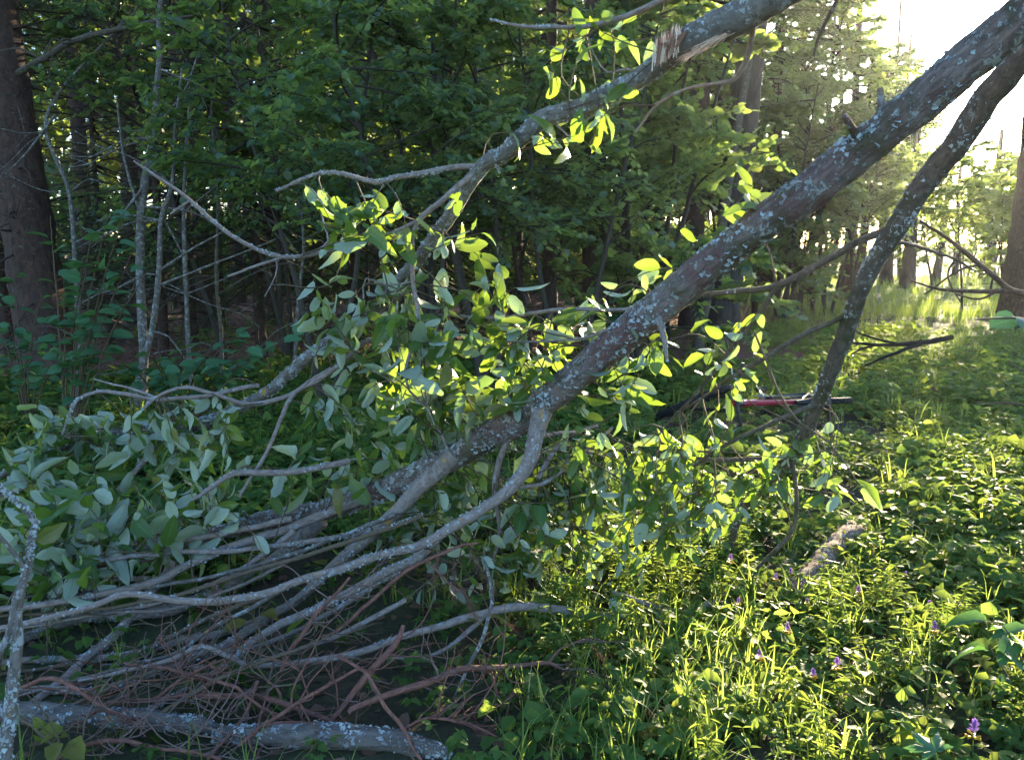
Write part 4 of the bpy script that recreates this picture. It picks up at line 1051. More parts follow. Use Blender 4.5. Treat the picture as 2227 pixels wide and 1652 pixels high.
# half-rotten log at the right
t = thing('rotting_log', 'short pale rotting log with a broken knot on the ground right of the leaf clump', 'log', P(1790, 1260, 4.95))
mb = MB()
W, Rr = trace([(1715, 1290, 48, 4.85), (1765, 1250, 52, 5.0), (1800, 1205, 50, 5.25), (1850, 1158, 44, 5.5), (1876, 1132, 30, 5.65), (1880, 1126, 12, 5.7)])
q, r, T = tube(mb, W, Rr, n=18, step=.025, bump=.10)
mb.build('trunk', [M['rotlog']], t)
mb = MB(); W, Rr = trace([(1788, 1208, 40, 5.1), (1770, 1190, 26, 5.05), (1758, 1180, 14, 5.02)]); tube(mb, W, Rr, n=12, step=.015, bump=.12); mb.build('knot', M['rotlog'], t)
mb = MB(); W, Rr = trace([(1772, 1206, 20, 5.1), (1740, 1215, 24, 5.05), (1690, 1240, 22, 4.95)]); tube(mb, W, Rr, n=10, step=.02, bump=.1); mb.build('branch', M['rotlog'], t)
mb = MB(); W, Rr = trace([(1874, 1134, 12, 5.65), (1868, 1100, 8, 5.6), (1852, 1070, 4, 5.55)]); tube(mb, W, Rr, n=6, step=.02, bump=.05); mb.build('branch', M['rotlog'], t)
wood_thing('fallen_branch', 'brown half-buried branch running right from the rotting log', 'branch', [[(1810, 1225, 16, 5.3), (1890, 1232, 15, 5.25), (1960, 1250, 14, 5.1), (2020, 1268, 12, 5.0), (2060, 1275, 8, 4.95)]], 'rotlog', P(1900, 1240, 5.2))
wood_thing('fallen_branch', 'black dead branch lying in the grass below the far trunks', 'branch', [
    [(2070, 733, 12, 10.6), (2010, 744, 12, 10.5), (1930, 750, 8, 10.4), (1860, 746, 5, 10.3), (1800, 736, 3, 10.3)],
    [(2000, 748, 9, 10.5), (1940, 770, 7, 10.3), (1880, 795, 4, 10.2)], [(1960, 750, 6, 10.4), (1900, 735, 4, 10.4), (1850, 715, 3, 10.4)], [(1905, 750, 6, 10.4), (1870, 760, 5, 10.3), (1850, 770, 3, 10.2)]], 'blackwood', GX(1960, 10.4), step=.06)
wood_thing('dead_branch', 'bare grey branch with thin twigs reaching in from the dark trunk at the right border', 'branch', [
    [(2260, 640, 18, 8.0), (2200, 632, 14, 8.0), (2130, 575, 12, 8.0), (2060, 520, 8, 8.0), (2000, 480, 5, 8.0)],
    [(2200, 632, 12, 8.0), (2120, 633, 9, 8.0), (2040, 628, 6, 8.0), (1980, 610, 3, 8.0)], [(2130, 575, 6, 8.0), (2080, 590, 5, 8.0), (2010, 640, 3, 8.0)],
    [(2170, 632, 6, 8.0), (2130, 650, 5, 8.0), (2080, 640, 3, 8.0)], [(2090, 545, 5, 8.0), (2060, 600, 4, 8.0), (2090, 660, 2, 8.0)]], 'spruce_bark', GX(2280, 8.0), step=.06)
for lab, st in (('dark stick buried in the sunny herbs left of the log', [(1560, 1300, 12, 4.5), (1640, 1250, 14, 4.7), (1740, 1200, 10, 5.1)]),
                ('brown stick lying in the sunny grass below the long arching branch', [(1640, 1380, 8, 4.0), (1720, 1440, 12, 3.75), (1800, 1470, 10, 3.6)]),
                ('dark stick among the herbs near the right end of the arching branch', [(1600, 1440, 9, 3.7), (1680, 1480, 12, 3.5), (1735, 1515, 8, 3.4)])):
    wood_thing('dry_stick', lab, 'stick', [st], 'willow_smooth', P(st[1][0], st[1][1], st[1][3]))

# reddish pine boughs with bare twigs and tufts of brown needles
def needles_at(mb, q, d, g, n=46, L=.075):
    t = g.uniform(0, 1, n)
    A = norm(norm(d) * 1.0 + g.normal(0, .38, (n, 3)))
    put(mb, needle_tpl(1.0, .018), q + norm(d) * (t * .06)[:, None], rot_frames(A, g.normal(0, 1, (n, 3))), L * g.uniform(.6, 1.1, n))

def pine_bough(label, strands, seed, ntwig=10, tl=.3, tufts=(), bare=True, spread=1.0):
    bm_ = 'redbark' if seed % 3 else 'twig'
    g = np.random.default_rng(seed)
    st0 = strands[0]
    t = thing('pine_branch', label, 'branch', P(st0[len(st0) // 2][0], st0[len(st0) // 2][1] + 20, st0[len(st0) // 2][3]), 'dead red pine branches in the brushwood')
    for k, st in enumerate(strands):
        W, Rr = trace(st); mb = MB()
        q, r, T = tube(mb, W, Rr, n=9 if k == 0 else 7, step=.03, bump=.07, wob=.003)
        mb.build('stem' if k == 0 else 'branch', M[bm_ if seed >= 40 else 'redbark'], t)
        if ntwig:
            tb = MB()
            for j in range(ntwig if k == 0 else ntwig // 2):
                i = g.integers(1, len(q) - 1)
                v = norm(T[i] * g.uniform(.3, 1.0) + norm(g.normal(0, 1, 3)) * spread * .8); v[2] *= .5
                L = tl * g.uniform(.4, 1.3); p = [q[i]]
                for s_ in range(4):
                    v = norm(v + g.normal(0, .35, 3)); p.append(p[-1] + v * L / 4)
                p = np.array(p); gz = hz(p[:, 0], p[:, 1]) + .01; p[:, 2] = np.maximum(p[:, 2], gz)
                p[0] = q[i]
                tube(tb, p, np.linspace(.0035, .0012, 5), n=4, step=.03, cap=False, wob=.003)
                if L > .2:
                    for z in range(2):
                        b = p[g.integers(1, 4)]; e = b + norm(v + g.normal(0, .8, 3)) * L * g.uniform(.25, .5); e[2] = max(e[2], float(hz(e[0], e[1])) + .01)
                        tube(tb, [b, (b + e) / 2 + g.normal(0, .01, 3), e], [.0022, .0016, .0009], n=3, step=.03, cap=False)
            tb.build('twig_spray', M[('twig', 'redbark', 'redtwig')[(seed + k) % 3]], t)
    for (x, y, d, dx, dy, dd) in tufts:
        nb = MB(); q = P(x, y, d); e = P(x + dx, y + dy, d + dd)
        for s_ in range(4): needles_at(nb, q + (e - q) * s_ / 4, e - q, g, 40)
        nb.build('needle_tuft', M['dryneedle'], t)
    return t
pine_bough('thick bare red pine branch slanting up to a torn end in the front brushwood', [[(720, 1570, 12, 2.82), (735, 1549, 15, 2.83), (802, 1461, 15, 2.9), (853, 1407, 14, 2.97), (877, 1359, 9, 3.02)]], 1, 8, .25)
pine_bough('red pine branch running right with bare twigs above the front grass', [
    [(760, 1548, 14, 2.8), (779, 1532, 15, 2.8), (871, 1502, 16, 2.84), (955, 1475, 15, 2.88), (1023, 1454, 13, 2.92), (1108, 1450, 12, 2.97), (1193, 1444, 9, 3.0), (1240, 1465, 6, 3.02), (1310, 1472, 4, 3.05)],
    [(1190, 1445, 6, 3.0), (1220, 1410, 5, 3.05), (1270, 1390, 4, 3.1), (1320, 1395, 3, 3.15)], [(1065, 1452, 7, 2.95), (1072, 1480, 6, 2.93), (1090, 1530, 4, 2.9)]], 2, 9, .22, tufts=[(1225, 1450, 3.0, 40, 60, 0), (1280, 1400, 3.1, 50, 50, 0)])
pine_bough('thin red pine twig crossing steeply in front of the right log', [[(735, 1424, 7, 2.85), (802, 1474, 8, 2.75), (854, 1556, 9, 2.66), (905, 1631, 8, 2.6), (920, 1660, 7, 2.58)]], 3, 4, .15)
pine_bough('red pine twig with hanging tufts of brown needles under the grey limb', [
    [(700, 1390, 7, 3.15), (735, 1369, 8, 3.2), (813, 1302, 9, 3.28), (843, 1271, 8, 3.3), (905, 1230, 8, 3.3), (989, 1189, 7, 3.3), (1040, 1180, 4, 3.3)],
    [(930, 1220, 5, 3.3), (970, 1265, 5, 3.27), (1010, 1290, 4, 3.25)]], 4, 3, .18,
    tufts=[(1020, 1200, 3.28, 45, 70, -.05), (1000, 1270, 3.25, 30, 60, -.04), (955, 1195, 3.3, -10, 60, 0), (1075, 1335, 3.3, 70, 60, 0), (1030, 1330, 3.3, -20, 60, 0), (985, 1215, 3.3, 5, 70, 0)])
pine_bough('long red pine branch winding level through the twig heap', [[(215, 1545, 10, 2.84), (238, 1529, 11, 2.84), (330, 1522, 11, 2.85), (408, 1512, 12, 2.86), (527, 1510, 13, 2.87), (612, 1528, 14, 2.86), (680, 1548, 13, 2.85), (730, 1572, 12, 2.83)],
    [(612, 1528, 8, 2.86), (600, 1495, 7, 2.9), (570, 1465, 6, 2.94)], [(330, 1522, 8, 2.85), (400, 1470, 7, 2.9), (470, 1435, 5, 2.95)]], 5, 16, .35)
HEAP = [
    ('red pine twig heap branch at the far left by the pointed log', [[(30, 1500, 9, 2.9), (110, 1475, 10, 2.88), (200, 1520, 9, 2.82), (300, 1575, 7, 2.76)]]),
    ('red pine branch rising steeply from the twig heap toward the lichened limbs', [[(610, 1460, 9, 2.98), (640, 1400, 10, 3.05), (690, 1330, 9, 3.12), (760, 1255, 6, 3.2)]]),
    ('red pine branch with many side twigs below the kink of the brown branch', [[(330, 1560, 9, 2.78), (430, 1500, 10, 2.86), (560, 1440, 9, 2.94), (680, 1400, 6, 3.0)]]),
    ('red pine branch spread over the right log', [[(520, 1620, 8, 2.68), (600, 1560, 9, 2.74), (690, 1500, 9, 2.82), (790, 1450, 6, 2.9)]]),
    ('dark red pine branch at the bottom edge below the pointed log', [[(120, 1650, 9, 2.62), (230, 1610, 10, 2.66), (360, 1625, 9, 2.64), (480, 1650, 6, 2.6)]]),
    ('dark red pine branch curled in the bottom left corner', [[(40, 1560, 8, 2.74), (100, 1600, 9, 2.68), (150, 1650, 9, 2.62), (190, 1690, 6, 2.56)]]),
    ('red pine twig arching over the middle of the heap', [[(270, 1440, 6, 3.0), (380, 1460, 8, 2.94), (500, 1490, 8, 2.86), (600, 1560, 5, 2.78)]]),
    ('red pine twig fanning down to the bottom edge between the logs', [[(560, 1480, 7, 2.88), (530, 1560, 8, 2.78), (470, 1630, 8, 2.68), (420, 1690, 5, 2.6)]]),
    ('red pine twig bent low at the left under the lichened limbs', [[(140, 1540, 6, 2.82), (250, 1490, 8, 2.88), (330, 1455, 8, 2.94), (420, 1440, 5, 3.0)]]),
    ('red pine twig lying right of the steep red twig in the grass', [[(860, 1590, 6, 2.68), (930, 1560, 7, 2.72), (1010, 1570, 6, 2.7), (1080, 1600, 4, 2.66)]]),
]
for k, (lab, st) in enumerate(HEAP):
    pine_bough(lab, st, 40 + k, 13, .34)

# ------------------------------------------------------------------ bicycle lying in the grass
def bicycle():
    c = GX(1635, 7.7)
    t = thing('bicycle', 'red and black mountain bicycle lying on its side in the green undergrowth', 'bicycle', c)
    a = R(9)
    dirx = norm(np.array((-1, -.12, 0.0)))
    z = np.array((0, -math.cos(a), math.sin(a))); z = norm(z - dirx * np.dot(z, dirx))
    y = np.cross(z, dirx)
    M4 = Matrix(((dirx[0], y[0], z[0], c[0]), (dirx[1], y[1], z[1], c[1]), (dirx[2], y[2], z[2], c[2] + .16), (0, 0, 0, 1)))
    t.matrix_world = M4
    WL[t.name] = (0, 0, 0)
    WR = .345
    def wheel(name, x, steer=0.0):
        w = bpy.data.objects.new(name, None); col.objects.link(w); w.parent = t; w.location = (x, 0, 0); w.rotation_euler = (steer * .6, 0, steer); WL[w.name] = (0, 0, 0)
        th = np.linspace(0, 2 * math.pi, 73)
        mb = MB()
        tube(mb, np.stack([WR * np.cos(th), 0 * th, WR * np.sin(th)], -1), np.full(73, .026), n=10, step=.02, cap=False)
        # knobs of the tread
        box = np.array([(sx, sy, sz) for sx in (-1, 1) for sy in (-1, 1) for sz in (0, 1)], float) * (.007, .006, .006)
        F = np.array([(0, 1, 3, 2), (4, 6, 7, 5), (0, 4, 5, 1), (2, 3, 7, 6), (1, 5, 7, 3)])
        k = 84; aa = np.linspace(0, 2 * math.pi, k, endpoint=False)
        for off in (-.014, 0, .014):
            rr = WR + .024 - abs(off) * .28
            o = off + (.0 if off else .0)
            s_ = aa + (0.037 if off == 0 else 0)
            pos = np.stack([rr * np.cos(s_), np.full(k, o), rr * np.sin(s_)], -1)
            rm = np.stack([np.stack([-np.sin(s_), 0 * s_, np.cos(s_)], -1), np.tile((0., 1, 0), (k, 1)), np.stack([np.cos(s_), 0 * s_, np.sin(s_)], -1)], -1)
            put(mb, (box, [F], np.zeros((8, 2))), pos, rm, np.ones(k))
        mb.build('tyre', M['rubber'], w)
        mb = MB(); tube(mb, np.stack([.312 * np.cos(th), 0 * th, .312 * np.sin(th)], -1), np.full(73, .011), n=8, step=.02, cap=False)
        for i in range(28):
            q = 2 * math.pi * i / 28
            tube(mb, [(.02 * math.cos(q + .6 * (-1) ** i), .025 * (-1) ** i, .02 * math.sin(q + .6 * (-1) ** i)), (.305 * math.cos(q), 0, .305 * math.sin(q))], [.0016, .0016], n=3, step=.2, cap=False)
        tube(mb, [(0, -.05, 0), (0, .05, 0)], [.018, .018], n=10, step=.05)
        mb.build('rim', M['black'], w)
    wheel('wheel', -.53); 
    hx, hz_ = .36, .50       # lower end of the head tube
    wheel('wheel', .56, R(20))
    fr = MB()
    bbx = (-.10, 0, -.02); seat = (-.27, 0, .42); ht, hb = (.335, 0, .56), (.37, 0, .44)
    tube(fr, [bbx, seat], [.018, .018], n=10, step=.1); tube(fr, [seat, ht], [.02, .024], n=10, step=.1); tube(fr, [bbx, hb], [.026, .024], n=10, step=.1)
    tube(fr, [(.33, 0, .59), (.376, 0, .42)], [.028, .028], n=12, step=.05)
    fr.build('frame', M['redpaint'], t)
    st = MB()
    for s in (-1, 1):
        tube(st, [(-.10, s * .03, -.02), (-.35, s * .05, 0), (-.53, s * .06, 0)], [.012, .011, .011], n=8, step=.1)
        tube(st, [(-.27, s * .02, .40), (-.40, s * .045, .2), (-.53, s * .06, 0)], [.010, .010, .010], n=8, step=.1)
    st.build('rear_stay', M['black'], t)
    fk = MB()
    for s in (-1, 1):
        tube(fk, [(.376, s * .06, .41), (.47, s * .06, .2), (.56, s * .055, 0)], [.019, .017, .013], n=10, step=.1)
    tube(fk, [(.376, -.07, .415), (.376, .07, .415)], [.02, .02], n=10, step=.05); tube(fk, [(.33, 0, .58), (.376, 0, .42)], [.016, .016], n=8, step=.1)
    fk.build('fork', M['black'], t)
    sp = MB(); tube(sp, [(-.27, 0, .40), (-.285, 0, .58)], [.014, .014], n=8, step=.1); sp.build('seat_post', M['black'], t)
    sd = MB()      # saddle: nose to tail with widths
    prof = [(.15, .020, .0), (.08, .026, .005), (0, .040, .004), (-.06, .065, .008), (-.11, .075, .018), (-.14, .06, .02)]
    V = []
    m = 10
    for x, w, zz in prof:
        for k in range(m):
            q = 2 * math.pi * k / m; V.append((-.27 + x, w * math.cos(q), .60 + zz + .028 * math.sin(q)))
    F = [(i * m + k, i * m + (k + 1) % m, (i + 1) * m + (k + 1) % m, (i + 1) * m + k) for i in range(len(prof) - 1) for k in range(m)]
    sd.add(np.array(V), [np.array(F), ]); sd.add(np.array(V[:m]), [np.array([list(range(m))])]); sd.add(np.array(V[-m:]), [np.array([list(range(m))[::-1]])])
    sd.build('saddle', M['black'], t)
    bg = MB(); tube(bg, [(-.36, 0, .58), (-.385, 0, .50)], [.032, .026], n=12, step=.02); bg.build('saddle_bag', M['black'], t)
    rl = MB(); tube(rl, [(-.39, 0, .555), (-.415, 0, .55)], [.014, .012], n=12, step=.01); rl.build('rear_light', M['metal'], t)
    hbm = MB()
    tube(hbm, [(.33, 0, .60), (.40, 0, .635)], [.018, .018], n=8, step=.04)
    tube(hbm, [(.36, -.33, .66), (.39, -.12, .65), (.40, 0, .64), (.39, .12, .65), (.36, .33, .66)], [.012, .014, .016, .014, .012], n=8, step=.05)
    h = hbm.build('handlebar', M['black'], t)
    for s in (-1, 1):
        gp = MB(); tube(gp, [(.372, s * .22, .656), (.36, s * .335, .66)], [.017, .017], n=10, step=.03); gp.build('grip', M['black'], h)
        bl = MB(); tube(bl, [(.385, s * .19, .652), (.43, s * .22, .63), (.44, s * .30, .625)], [.008, .006, .005], n=6, step=.03); bl.build('brake_lever', M['metal'], h)
    ck = MB(); th = np.linspace(0, 2 * math.pi, 37)
    tube(ck, np.stack([-.10 + .085 * np.cos(th), np.full(37, -.045), -.02 + .085 * np.sin(th)], -1), np.full(37, .006), n=6, step=.02, cap=False)
    tube(ck, [(-.10, -.06, -.02), (-.02, -.065, .13)], [.012, .01], n=8, step=.05); tube(ck, [(-.10, .06, -.02), (-.18, .065, -.17)], [.012, .01], n=8, step=.05); tube(ck, [(-.10, -.07, -.02), (-.10, .07, -.02)], [.02, .02], n=10, step=.05)
    for q in range(5):
        an = q * 2 * math.pi / 5; tube(ck, [(-.10, -.05, -.02), (-.10 + .08 * math.cos(an), -.045, -.02 + .08 * math.sin(an))], [.008, .006], n=5, step=.05)
    c_ = ck.build('crank', M['metal'], t)
    for px, py, pz, s in ((-.02, -.11, .13, -1), (-.18, .11, -.17, 1)):
        pd = MB(); tube(pd, [(px - .045, py, pz), (px + .045, py, pz)], [.028, .028], n=4, step=.03); pd.build('pedal', M['black'], c_)
    ch = MB()
    tube(ch, [(-.10, -.045, .065), (-.53, -.045, .05)], [.005, .005], n=5, step=.1); tube(ch, [(-.10, -.045, -.105), (-.47, -.045, -.10), (-.53, -.045, -.05)], [.005, .005, .005], n=5, step=.1)
    ch.build('chain', M['metal'], t)
bicycle()

# ------------------------------------------------------------------ ground cover
HL = [small_leaf(.75, .2, .2), small_leaf(.6, .1, .1, 1), small_leaf(.85, .25, .3)]
LL = small_leaf(.26, .3, .25)
def herb_tpl(seed, kind):
    """one small plant as a template (V, faces, uv)"""
    g = np.random.default_rng(seed); mb = MB()
    if kind == 'leafy':          # thin stalks each with three to five level leaflets
        for s in range(g.integers(3, 6)):
            a = g.uniform(0, 6.28); h = g.uniform(.05, .15); rr = g.uniform(.01, .08)
            tip = np.array((math.cos(a) * rr, math.sin(a) * rr, h))
            tube(mb, [(0, 0, 0), tip * (.4, .4, .6), tip], [.0012, .001, .0008], n=3, step=.06, cap=False)
            k = g.integers(3, 5); A = []
            for j in range(k):
                b = a + (j - (k - 1) / 2) * 1.5; A.append((math.cos(b), math.sin(b), g.normal(-.1, .2)))
            put(mb, HL[g.integers(0, 3)], np.tile(tip, (k, 1)), rot_frames(np.array(A), np.tile((0., 0, 1), (k, 1)) + g.normal(0, .2, (k, 3))), g.uniform(.028, .055, k))
    elif kind == 'wheat':        # upright stem with pairs of narrow leaves
        for s in range(g.integers(1, 4)):
            a = g.uniform(0, 6.28); h = g.uniform(.14, .27); ln = g.uniform(0, .08)
            tip = np.array((math.cos(a) * ln, math.sin(a) * ln, h))
            tube(mb, [(0, 0, 0), tip * (.4, .4, .5), tip], [.0018, .0015, .001], n=3, step=.06, cap=False)
            A, Pp, S = [], [], []
            for j in range(6):
                t = .25 + .75 * j / 5; b = a + j * 1.57
                for w in (0, math.pi):
                    A.append((math.cos(b + w), math.sin(b + w), g.normal(.1, .25))); Pp.append(tip * t); S.append((.075 - .035 * t) * g.uniform(.8, 1.2))
            put(mb, LL, np.array(Pp), rot_frames(np.array(A), np.tile((0., 0, 1), (len(A), 1)) + g.normal(0, .25, (len(A), 3))), np.array(S))
    elif kind == 'broad':        # bigger soft leaves near the soil
        k = g.integers(4, 7)
        for j in range(k):
            a = g.uniform(0, 6.28); h = g.uniform(.04, .14); q = np.array((math.cos(a) * .04, math.sin(a) * .04, h))
            tube(mb, [(0, 0, 0), q], [.0015, .001], n=3, step=.1, cap=False)
            put(mb, HL[2], q[None], rot_frames(np.array([(math.cos(a), math.sin(a), g.normal(-.15, .2))]), np.array([(0, 0, 1.)]) + g.normal(0, .25, (1, 3))), [g.uniform(.05, .085)])
    elif kind == 'tuft':         # grass
        for j in range(g.integers(6, 12)):
            a = g.uniform(0, 6.28); h = g.uniform(.10, .30); ln = g.uniform(.02, .16) ; w = g.uniform(.0022, .0045)
            n = 5; t = np.linspace(0, 1, n); x = ln * t ** 2; z = h * (t - .25 * t ** 3)
            wid = w * (1 - t ** 1.5) + .0003
            d = np.array((math.cos(a), math.sin(a), 0)); sdv = np.array((-math.sin(a), math.cos(a), 0))
            o = g.normal(0, .02, 3) * (1, 1, 0)
            c = o + d * x[:, None] + np.array((0, 0, 1)) * z[:, None]
            V = np.concatenate([c - sdv * wid[:, None], c + sdv * wid[:, None]])
            F = np.array([(i, i + n, i + n + 1, i + 1) for i in range(n - 1)])
            mb.add(V, [F])
    V = np.concatenate(mb.v); q = [f for f in mb.f if f.shape[1] == 4]; tr = [f for f in mb.f if f.shape[1] == 3]
    F = ([np.concatenate(q)] if q else []) + ([np.concatenate(tr)] if tr else [])
    return V, F, np.concatenate(mb.uv)

TP = {k: [herb_tpl(500 + i * 7 + j, k) for j in range(6)] for i, k in enumerate(('leafy', 'wheat', 'broad', 'tuft'))}

def patch(x, y, f, ph):
    return np.sin(f * x + ph) * np.sin(f * y * 1.1 + ph * 1.7) + .6 * np.sin(f * 2.3 * x - f * 1.7 * y + ph * 2.2)

def scatter(mb, kind, n, d0, d1, s0, s1, g, keep=None, az=42, clump=None):
    a = R(g.uniform(-az, az, 1)[0]) * 0 + np.radians(g.uniform(-az, az, n)); d = np.sqrt(g.uniform(d0 ** 2, d1 ** 2, n))
    x, y = d * np.sin(a), d * np.cos(a)
    if keep is not None:
        k = keep(x, y) > g.uniform(0, 1, n); x, y = x[k], y[k]
    n = len(x)
    pos = np.stack([x, y, hz(x, y) - .004], -1)
    th = g.uniform(0, 6.28, n); tl = g.normal(0, .15, (n, 2))
    up = norm(np.stack([tl[:, 0], tl[:, 1], np.ones(n)], -1))
    X = np.stack([np.cos(th), np.sin(th), np.zeros(n)], -1)
    RM = rot_frames(X, up)
    # rot_frames keeps x exact: plants lean by their own tilt
    S = g.uniform(s0, s1, n)
    w = g.integers(0, 6, n)
    for u in range(6):
        s = w == u
        put(mb, TP[kind][u], pos[s], RM[s], S[s])

def litter_zone(x, y):   # 1 on the needle carpet under the conifers
    return np.clip((y - .2 * x - 10.3) / 1.2, 0, 1) * np.clip((5.5 - x) / 2, 0, 1)

g = np.random.default_rng(900)
bike_pos = GX(1635, 7.7)
log_a, log_b = P(1700, 1330, 4.6), P(1885, 1130, 5.6)
log_zone = lambda x, y: (np.abs(x - (log_a[0] + (log_b[0] - log_a[0]) * (y - log_a[1]) / (log_b[1] - log_a[1])) - .06) < .17) & (y > log_a[1] - .3) & (y < log_b[1])
bike_zone = lambda x, y: (np.abs(x - bike_pos[0] + (y - bike_pos[1]) * .12) < 1.05) & (y > bike_pos[1] - 1.1) & (y < bike_pos[1] + .3)
green = lambda x, y: (1 - .93 * litter_zone(x, y)) * np.where(bike_zone(x, y) | log_zone(x, y), .22, 1.0)
brushzone = lambda x, y: np.clip(1 - .75 * ((x < -.15) & (y < 5.2)), 0, 1)
cov = MB()
scatter(cov, 'leafy', 3400, 2.2, 4.6, .6, 1.05, g, lambda x, y: brushzone(x, y) * np.where((y < 3.5) & (x < 1.1), .45, 1) * ~log_zone(x, y) * np.clip(.55 + .5 * patch(x, y, 2.1, 1), .12, 1))
scatter(cov, 'leafy', 7500, 4.2, 9.5, .8, 1.5, g, lambda x, y: green(x, y) * np.clip(.75 + .5 * patch(x, y, 1.3, 2), .2, 1))
scatter(cov, 'leafy', 5000, 9, 17, 1.2, 2.4, g, lambda x, y: green(x, y) * np.clip(.7 + .5 * patch(x, y, .9, 2), .1, 1))
scatter(cov, 'broad', 700, 2.4, 5, .7, 1.2, g, lambda x, y: brushzone(x, y) * np.clip(.5 + .5 * patch(x, y, 1.9, 4), .1, 1))
scatter(cov, 'broad', 2000, 5, 12, .9, 1.6, g, lambda x, y: green(x, y) * np.clip(.5 + .6 * patch(x, y, 1.1, 4), .05, 1))
scatter(cov, 'wheat', 2300, 2.3, 4.9, .5, 1.0, g, lambda x, y: (x > .1) * ~log_zone(x, y) * np.clip(.32 + .75 * patch(x, y, 2.3, 6), .03, 1))
scatter(cov, 'leafy', 1800, 2.3, 5.2, .5, .9, g, lambda x, y: (x > .3) * ~log_zone(x, y) * np.clip(.4 - .6 * patch(x, y, 2.3, 6), .05, 1))
scatter(cov, 'wheat', 900, 5, 11, .8, 1.3, g, lambda x, y: green(x, y) * (x > -1) * np.clip(.2 + .6 * patch(x, y, 1.2, 6), 0, 1))
tag(cov.build('ground_cover', M['herb']), 'low green herbs covering the forest floor', None, kind='stuff')
gr = MB()
scatter(gr, 'tuft', 1000, 2.2, 4.6, .6, 1.05, g, lambda x, y: np.where(x < 0, .42, 1.0) * np.clip(.5 + .6 * patch(x, y, 1.7, 3), .1, 1))
scatter(gr, 'tuft', 520, 2.3, 3.6, .65, 1.15, g, lambda x, y: np.clip(1.2 - ((x - .45) / .5) ** 2, 0, 1))
scatter(gr, 'tuft', 2600, 4.5, 10, .7, 1.4, g, lambda x, y: green(x, y) * np.clip(.4 + .6 * patch(x, y, 1.1, 8), .05, 1))
scatter(gr, 'tuft', 7000, 10, 24, .9, 1.6, g, lambda x, y: green(x, y) * np.clip(.6 + .6 * patch(x, y, .6, 8), .1, 1))
scatter(gr, 'tuft', 9000, 20, 50, 1.1, 2.0, g, lambda x, y: (x > 5) * 1.0)
tag(gr.build('grass', M['grass']), 'thin green grass between the herbs and across the clearing', None, kind='stuff')
# fallen leaves and needles
lt = MB()
n = 4200; a = np.radians(g.uniform(-42, 40, n)); d = np.sqrt(g.uniform(4, 75, n)); x, y = d * np.sin(a), d * np.cos(a)
put(lt, HL[0], np.stack([x, y, hz(x, y) + g.uniform(.004, .02, n)], -1), rot_frames(np.stack([np.cos(a * 99), np.sin(a * 99), g.normal(0, .2, n)], -1), np.tile((0., 0, 1), (n, 1)) + g.normal(0, .3, (n, 3))), g.uniform(.025, .06, n))
n = 5000; a = np.radians(g.uniform(-42, 12, n)); d = np.sqrt(g.uniform(75, 480, n)); x, y = d * np.sin(a), d * np.cos(a)
put(lt, HL[0], np.stack([x, y, hz(x, y) + g.uniform(.004, .05, n)], -1), rot_frames(g.normal(0, 1, (n, 3)) * (1, 1, .4), np.tile((0., 0, 1), (n, 1)) + g.normal(0, .6, (n, 3))), g.uniform(.03, .11, n))
n = 2200; a = np.radians(g.uniform(-42, 14, n)); d = np.sqrt(g.uniform(60, 420, n)); x, y = d * np.sin(a), d * np.cos(a)
put(lt, needle_tpl(1.0, .03), np.stack([x, y, hz(x, y) + .02], -1), rot_frames(g.normal(0, 1, (n, 3)) * (1, 1, .25), g.normal(0, 1, (n, 3))), g.uniform(.15, .6, n))
tag(lt.build('leaf_litter', M['dryneedle']), 'brown fallen leaves on the soil', None, kind='stuff')

# ------------------------------------------------------------------ flowers, maple seedling, border shrub, scraps
def flower_proto():
    g = np.random.default_rng(61)
    t = thing('wildflower', 'flower', 'flower')
    st = MB(); tube(st, [(0, 0, 0), (.004, .002, .1), (.0, .004, .215)], [.002, .0017, .0014], n=5, step=.03); st.build('stem', M['herb'], t)
    lf = MB(); A, Pp, S = [], [], []
    for j in range(7):
        t_ = .15 + .1 * j; b = j * 1.57
        for w in (0, math.pi):
            A.append((math.cos(b + w), math.sin(b + w), .15)); Pp.append((0, .002, .215 * t_)); S.append(.08 - .05 * t_)
    put(lf, LL, np.array(Pp), rot_frames(np.array(A), np.tile((0., 0, 1), (14, 1))), np.array(S)); lf.build('leaf_pair', M['herb'], t)
    br = MB(); n = 34
    th = g.uniform(0, 6.28, n); z = g.uniform(0, 1, n)
    A = np.stack([np.cos(th) * (1.1 - z), np.sin(th) * (1.1 - z), .3 + z], -1)
    put(br, small_leaf(.4, .3, .2), np.stack([0 * z, 0 * z + .004, .205 + .025 * z], -1), rot_frames(A, np.stack([np.cos(th) * -.5, np.sin(th) * -.5, np.ones(n)], -1)), .026 * g.uniform(.7, 1.1, n)); br.build('bract', M['purple'], t)
    pt = MB()
    for j in range(7):
        b = j * .9; d = np.array((math.cos(b), math.sin(b), .05)); q = np.array((0, .003, .19 + .004 * (j % 3)))
        tube(pt, [q, q + d * .012, q + d * .024 + (0, 0, .001)], [.0022, .0032, .0045], n=6, step=.006)
    pt.build('petal', M['yellow'], t)
    return t
fl = flower_proto()
